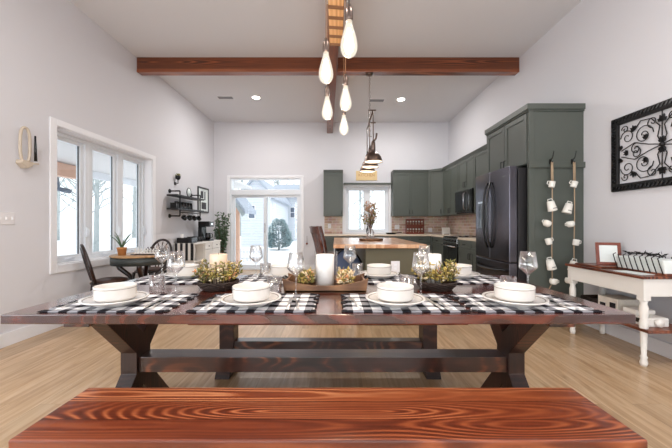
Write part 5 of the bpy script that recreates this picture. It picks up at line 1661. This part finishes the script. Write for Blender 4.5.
# ------------------------------------------------------------------ mugs on strings
def mug_string(xp, mugs, which):
    Yp = PF - .012
    Yh = PF - .028
    x = PX(xp, Yh)
    zt = PZ(160, Yh)
    h = thing('wall_hook', 'black double hook on the green rail, %s' % which[0], 'hook', (x, Yh, zt - .03), group='hooks on the green rail')
    MB().box(x - .012, x + .012, Yh - .006, Yh, zt - .05, zt + .01).tube([(x, Yh, zt), (x, Yh - .04, zt + .01), (x, Yh - .055, zt + .05), (x + .005, Yh - .06, zt + .09)], .005, n=6) \
        .tube([(x, Yh, zt - .04), (x, Yh - .03, zt - .05), (x, Yh - .045, zt - .02)], .005, n=6).build('hook_body', 'blackmetal', h)
    s = thing('mug_garland', 'hanging jute rope carrying white mugs, %s' % which[0], 'rope', (x, Yh - .03, 0.3), group='jute mug ropes')
    ye = Yh - .035
    MB().tube([(x, ye, zt - .045), (x + .004, ye, 1.3), (x - .003, ye, .9), (x + .002, ye, PZ(283, Yh))], .006, n=7).build('rope_strand', 'rope', s)
    MB().tube([(x - .006, ye, zt - .03), (x - .007, ye - .004, zt - .3)], .007, n=6).build('loop', 'rope', s)
    MB().tube([(x + .006, ye, zt - .03), (x + .007, ye - .004, zt - .26)], .007, n=6).build('loop', 'rope', s)
    MB().tube([(x, ye, PZ(283, Yh)), (x - .05, ye, PZ(291, Yh))], .005, n=6).build('rope_end', 'rope', s)
    names = ('small white cup topmost on the %s rope', 'tall cream mug second from the top of the %s rope', 'round white cup third from the top of the %s rope',
             'small white cup fourth from the top of the %s rope', 'tall cream mug fifth from the top of the %s rope', 'round white cup at the bottom of the %s rope')
    for i, (px_, py_, big, tilt) in enumerate(mugs):
        yy = Yh - .06
        cx, cz = PX(px_, yy), PZ(py_, yy)
        r = thing('enamel_mug', names[i] % which[1], 'mug', (cx, yy, cz), group='white mugs on the hanging ropes')
        R = Matrix.Rotation(tilt, 3, 'Y')
        if big == 1: rr, h_ = (.044, .125)
        elif big == 2: rr, h_ = (.042, .062)
        else: rr, h_ = (.036, .075)
        if big == 2: prof = [(.001, 0), (.03, 0), (.045, .02), (.048, .045), (.042, .07), (.038, .07), (.043, .045), (.04, .02), (.001, .01)]
        elif big == 1: prof = [(.001, 0), (.052, 0), (.054, .006), (.040, h_), (.036, h_), (.049, .01), (.001, .01)]
        else: prof = [(.001, 0), (.032, 0), (.035, .006), (.037, h_), (.033, h_), (.031, .01), (.001, .01)]
        prof = [(a, b - h_ / 2) for a, b in prof]
        r.scale = (.9, .9, .9)
        c = MB().lathe(prof, (0, 0, 0), 22, mat=R, cap=False).build('cup', 'mug', r, local=True)
        sgn = 1 if i % 2 else -1
        hp = [R @ Vector(p) for p in ((sgn * rr * .8, 0, h_ * .42), (sgn * (rr + .022), 0, h_ * .42), (sgn * (rr + .026), 0, h_ * .0), (sgn * rr * .8, 0, -h_ * .2))]
        if big == 1: hp = [R @ Vector(p) for p in ((-.03, 0, h_ * .45), (-.026, 0, h_ * .72), (.026, 0, h_ * .72), (.03, 0, h_ * .45))]
        MB().tube(hp, .0055, n=6).build('handle', 'mug', r, local=True)
        if big == 1:
            mk = MB()
            for k in range(4): mk.box(-.022 + k * .012, -.015 + k * .012, -.053, -.0505, -.035, -.024, rot=R, piv=(0, 0, 0))
            mk.build('lettering', 'mugmark', r, local=True)
mug_string(550, [(551.8, 184.5, 0, .2), (551.5, 206, 1, -.25), (546.8, 224, 2, .5), (548.7, 241.5, 0, -.3), (550.8, 264.5, 1, -.25), (553.5, 282, 2, .1)], ('nearer the refrigerator', 'inner'))
mug_string(572, [(574, 184.5, 0, .35), (567.8, 208.5, 1, .3), (570.5, 224.5, 2, -.2), (576, 242.5, 0, .2), (573.2, 266, 1, .2), (569, 281, 2, .1)], ('nearer the white wall', 'outer'))


# ------------------------------------------------------------------ outdoors
GZ = -.35
g = MB().box(-60, 60, YB + .45, 90, GZ - .2, GZ).box(-60, XL - .4, -20, YB + .45, GZ - .2, GZ)
struct(g, 'ground', 'snow')
g = MB().box(-2.9, -.2, YB + .25, 10.5, GZ, -.04); struct(g, 'patio', 'snow')


def house_far(name, x0, x1, y, depth, eave, ridge, wins, label, roofside=True):
    r = thing(name, label, 'house', ((x0 + x1) / 2, y + depth / 2, GZ))
    xm = (x0 + x1) / 2
    if roofside:
        MB().prism([(x0, GZ), (x1, GZ), (x1, eave), (xm, ridge), (x0, eave)], 'Y', y, y + depth).build('wall', 'siding', r)
        ov = .35
        k = (ridge - eave) / (xm - x0)
        MB().prism([(x0 - ov, eave - ov * k), (xm, ridge), (x1 + ov, eave - ov * k), (x1 + ov, eave - ov * k + .18), (xm, ridge + .2), (x0 - ov, eave - ov * k + .18)], 'Y', y - .3, y + depth + .3).build('roof', 'roof', r)
    else:
        MB().box(x0, x1, y, y + depth, GZ, eave).build('wall', 'siding', r)
        MB().prism([(y - .4, eave - .1), (y + depth / 2, ridge), (y + depth + .4, eave - .1), (y + depth + .4, eave + .06), (y + depth / 2, ridge + .2), (y - .4, eave + .06)], 'X', x0 - .3, x1 + .3).build('roof', 'roof', r)
    for (a, b, c, d) in wins:
        f = frame_boxes(MB(), 'X', a, b, c, d, y - .05, y, .06).box(a + .06, b - .06, y - .045, y - .01, (c + d) / 2 - .025, (c + d) / 2 + .025).build('window', 'trim', r)
        MB().box(a + .05, b - .05, y - .03, y - .005, c + .05, d - .05).build('pane', 'extglass', f)
    return r
yh = 22.0
house_far('neighbor_house', PX(241, yh), PX(270.5, yh), yh, 8, PZ(194, yh), PZ(178, yh), [(PX(248, yh), PX(255.5, yh), PZ(219, yh), PZ(205, yh))], 'white clapboard gable house with one visible window beyond the snowy yard')
yh2 = 31.0
house_far('neighbor_house', PX(271, yh2), PX(322, yh2), yh2, 7, PZ(197, yh2), PZ(182, yh2),
          [(PX(276, yh2), PX(284, yh2), PZ(219.5, yh2), PZ(205, yh2)), (PX(290, yh2), PX(295, yh2), PZ(218, yh2), PZ(207, yh2))], 'long white clapboard house wing with snowy roof behind the round fir', roofside=False)


def fir():
    x, y = PX(279, 19.3), 19.3
    r = thing('fir_shrub', 'round frosted blue-green fir shrub in the snowy yard', 'shrub', (x, y, GZ))
    mb = MB()
    H = 1.62
    for i in range(1500):
        q = rnd.random() ** 1.3; z = .15 + q * H
        R = .80 * (1 - q) ** .6 * min(1, .55 + q * 2)
        a = rnd.uniform(0, 2 * PI); rr = R * rnd.uniform(.6, 1)
        p = (rr * math.cos(a), rr * math.sin(a), z)
        mb.leaf(p, (math.cos(a), math.sin(a), rnd.uniform(-.1, .8)), .28, .1)
    mb.build('needles', 'fir', r, local=True)
    MB().tube([(0, 0, 0), (0, 0, 1.3)], [.07, .02]).build('trunk', 'bark', r, local=True)
fir()

# cedar pergola post seen through the left door panel
yp = 11.0
r = thing('garden_shed', 'reddish cedar corner of a shed at the left of the patio door view', 'shed', (PX(236.5, yp), yp, GZ))
MB().box(PX(232, yp) - .4, PX(238.6, yp), yp, yp + .16, GZ, PZ(205, yp)).build('post', 'cedar', r)
xa, za = PX(234, yp), PZ(196, yp)
xb, zb = PX(247.5, yp), PZ(213.5, yp)
MB().prism([(xa, za), (xb, zb), (xb, zb + .12), (xa, za + .14)], 'Y', yp - .3, yp + 1.2).build('roof', 'roof', r)
MB().prism([(xa, za - .02), (xb, zb - .02), (xb - .1, zb - .12), (xa, za - .16)], 'Y', yp - .28, yp - .24).build('fascia', 'bark', r)

# garden fence low in the yard
yf = 13.0
r = thing('picket_fence', 'low pale fence crossing the snowy yard', 'fence', (PX(255, yf), yf, GZ))
mb = MB()
x = PX(240, yf)
while x < PX(266, yf):
    mb.box(x, x + .05, yf, yf + .03, GZ, GZ + .55); x += .13
mb.box(PX(240, yf), PX(266, yf), yf + .03, yf + .06, GZ + .12, GZ + .17).box(PX(240, yf), PX(266, yf), yf + .03, yf + .06, GZ + .38, GZ + .43)
mb.build('pickets', 'vinyl', r)

# porch outside the side window
r = thing('porch', 'porch with pale boarded ceiling and brown beam outside the side window', 'porch', (-5, 6, GZ))
MB().box(-6.7, XL - .28, 1.5, 13.0, 2.62, 2.7).build('ceiling_boards', 'beadboard', r)
MB().box(-6.6, -6.4, 1.5, 8.0, 2.3, 2.6).build('beam', 'cedar', r)
MB().box(-6.66, -6.6, 8.0, 13.0, 2.42, 2.66).build('fascia', 'vinyl', r)
MB().box(-6.7, XL - .28, 1.5, 8.05, GZ, -.12).build('deck', 'snow', r)
MB().tube([(-6.35, 7.0, 2.26), (-6.35, 7.25, 2.2), (-6.35, 7.3, 1.98), (-6.35, 7.62, 1.95)], .06).build('downpipe', 'extglass', r)


def bare_tree(x, y, h, label):
    r = thing('bare_tree', label, 'tree', (x, y, GZ), group='bare trees in the snow')
    mb = MB()
    mb.tube([(0, 0, 0), (.05 * h / 8, 0, h * .4), (-.03 * h / 8, .05, h)], [h * .016, h * .012, h * .003], n=7)
    mb.build('trunk', 'bark', r, local=True)
    bb = MB()
    for k in range(26):
        z = h * rnd.uniform(.2, .92); a = rnd.uniform(0, 2 * PI); L = h * .28 * (1.1 - z / h) + .3
        p0 = Vector((0, 0, z)); p1 = p0 + Vector((math.cos(a), math.sin(a), .7)) * L * .5; p2 = p1 + Vector((math.cos(a + .4), math.sin(a + .4), 1.2)) * L * .5
        p3 = p1 + Vector((math.cos(a - .8), math.sin(a - .8), .5)) * L * .4
        bb.tube([p0, p1, p2], [h * .004, h * .003, h * .0012], n=5).tube([p1, p3], [h * .0025, h * .001], n=5)
    bb.build('branches', 'bark', r, local=True)
k = 0
for (x, y, h) in [(-11, 14, 8), (-15, 10.5, 8), (-18, 17.2, 10), (-13.5, 18, 9), (-21, 11.5, 9), (-24, 18, 10), (-30, 21, 11), (-19, 35, 12), (-24, 38, 13), (-36, 32, 13), (-17, 22, 10), (-26, 23, 11), (-21, 27, 11), (-30, 16, 11), (-12, 25, 10), (-34, 26, 12), (-27, 31, 12), (-17, 31, 12), (-9.5, 20, 9)]:
    bare_tree(x, y, h, 'pale bare tree in the snow beyond the side window')
for (x, y, h) in [(-13, 44, 15), (-7.5, 41, 14), (-2.6, 43, 14)]:
    bare_tree(x, y, h, 'bare tree behind the white houses, seen above their roofs')
for (x, y, h) in [(.6, 18, 8), (4.6, 22, 9), (2.0, 27, 9)]:
    bare_tree(x, y, h, 'bare tree seen through the kitchen window')

# ------------------------------------------------------------------ light
def area(name, loc, rot, sx, sy, power, col=(1, 1, 1), portal=False, spread=PI, shape='RECTANGLE'):
    ld = bpy.data.lights.new(name, 'AREA'); ld.shape = shape; ld.size = sx
    if shape == 'RECTANGLE': ld.size_y = sy
    ld.energy = power; ld.color = col; ld.spread = spread
    o = bpy.data.objects.new(name, ld); COL.objects.link(o); o.location = loc; o.rotation_euler = rot
    if portal: ld.cycles.is_portal = True
    return o
# fill lights added outside the two unseen windows put in to brighten the room
area('fill_light_rear', ((FILLW_REAR[0] + FILLW_REAR[1]) / 2, YR - .14, 1.45), (PI / 2, 0, 0), 4.9, 2.3, 155, (.92, .96, 1))
area('fill_light_side', (XL - .3, (FILLW_SIDE[0] + FILLW_SIDE[1]) / 2, 1.35), (0, -PI / 2, 0), 2.0, 3.1, 74, (.92, .96, 1))
area('portal_side', (XL - .24, (WIN[0] + WIN[1]) / 2, 1.48), (0, -PI / 2, 0), 1.6, 1.9, 1, portal=True)
area('portal_door', ((DOOR[0] + DOOR[1]) / 2, YB + .18, 1.2), (-PI / 2, 0, 0), 1.9, 2.4, 1, portal=True)
area('portal_kitchen', ((KW[0] + KW[1]) / 2, YB + .18, 1.5), (-PI / 2, 0, 0), 1.1, 1.2, 1, portal=True)
for x, y in ((-1.65, 6.6), (1.36, 6.7), (-1.65, 1.0), (1.4, 1.0)):  # the last two lamps are added fill over the dining area, out of view
    area('downlight', (x, y, ZC - .012), (0, 0, 0), .14, .14, 38, (1, .97, .94), shape='DISK')

w = bpy.data.worlds.new('sky'); sc.world = w; w.use_nodes = True
nt = w.node_tree; bg = nt.nodes['Background']
bg.inputs[0].default_value = (.93, .965, 1.0, 1); bg.inputs[1].default_value = 1.75

# ------------------------------------------------------------------ camera
cd = bpy.data.cameras.new('camera'); cam = bpy.data.objects.new('camera', cd); COL.objects.link(cam)
cam.location = (0, 0, CZ); cam.rotation_euler = (PI / 2, 0, 0)
cd.sensor_width = 36.0; cd.lens = F / 672 * 36.0; cd.shift_y = 1.0 / 672; cd.clip_start = .02; cd.clip_end = 300
sc.camera = cam
sc.view_settings.view_transform = 'Standard'; sc.view_settings.look = 'None'; sc.view_settings.gamma = 1; sc.view_settings.use_curve_mapping = False
sc.view_settings.exposure = 0.14
try:
    sc.cycles.use_denoising = True
    sc.cycles.max_bounces = 10; sc.cycles.diffuse_bounces = 6; sc.cycles.transparent_max_bounces = 24
    sc.cycles.sample_clamp_indirect = 8
except Exception: pass
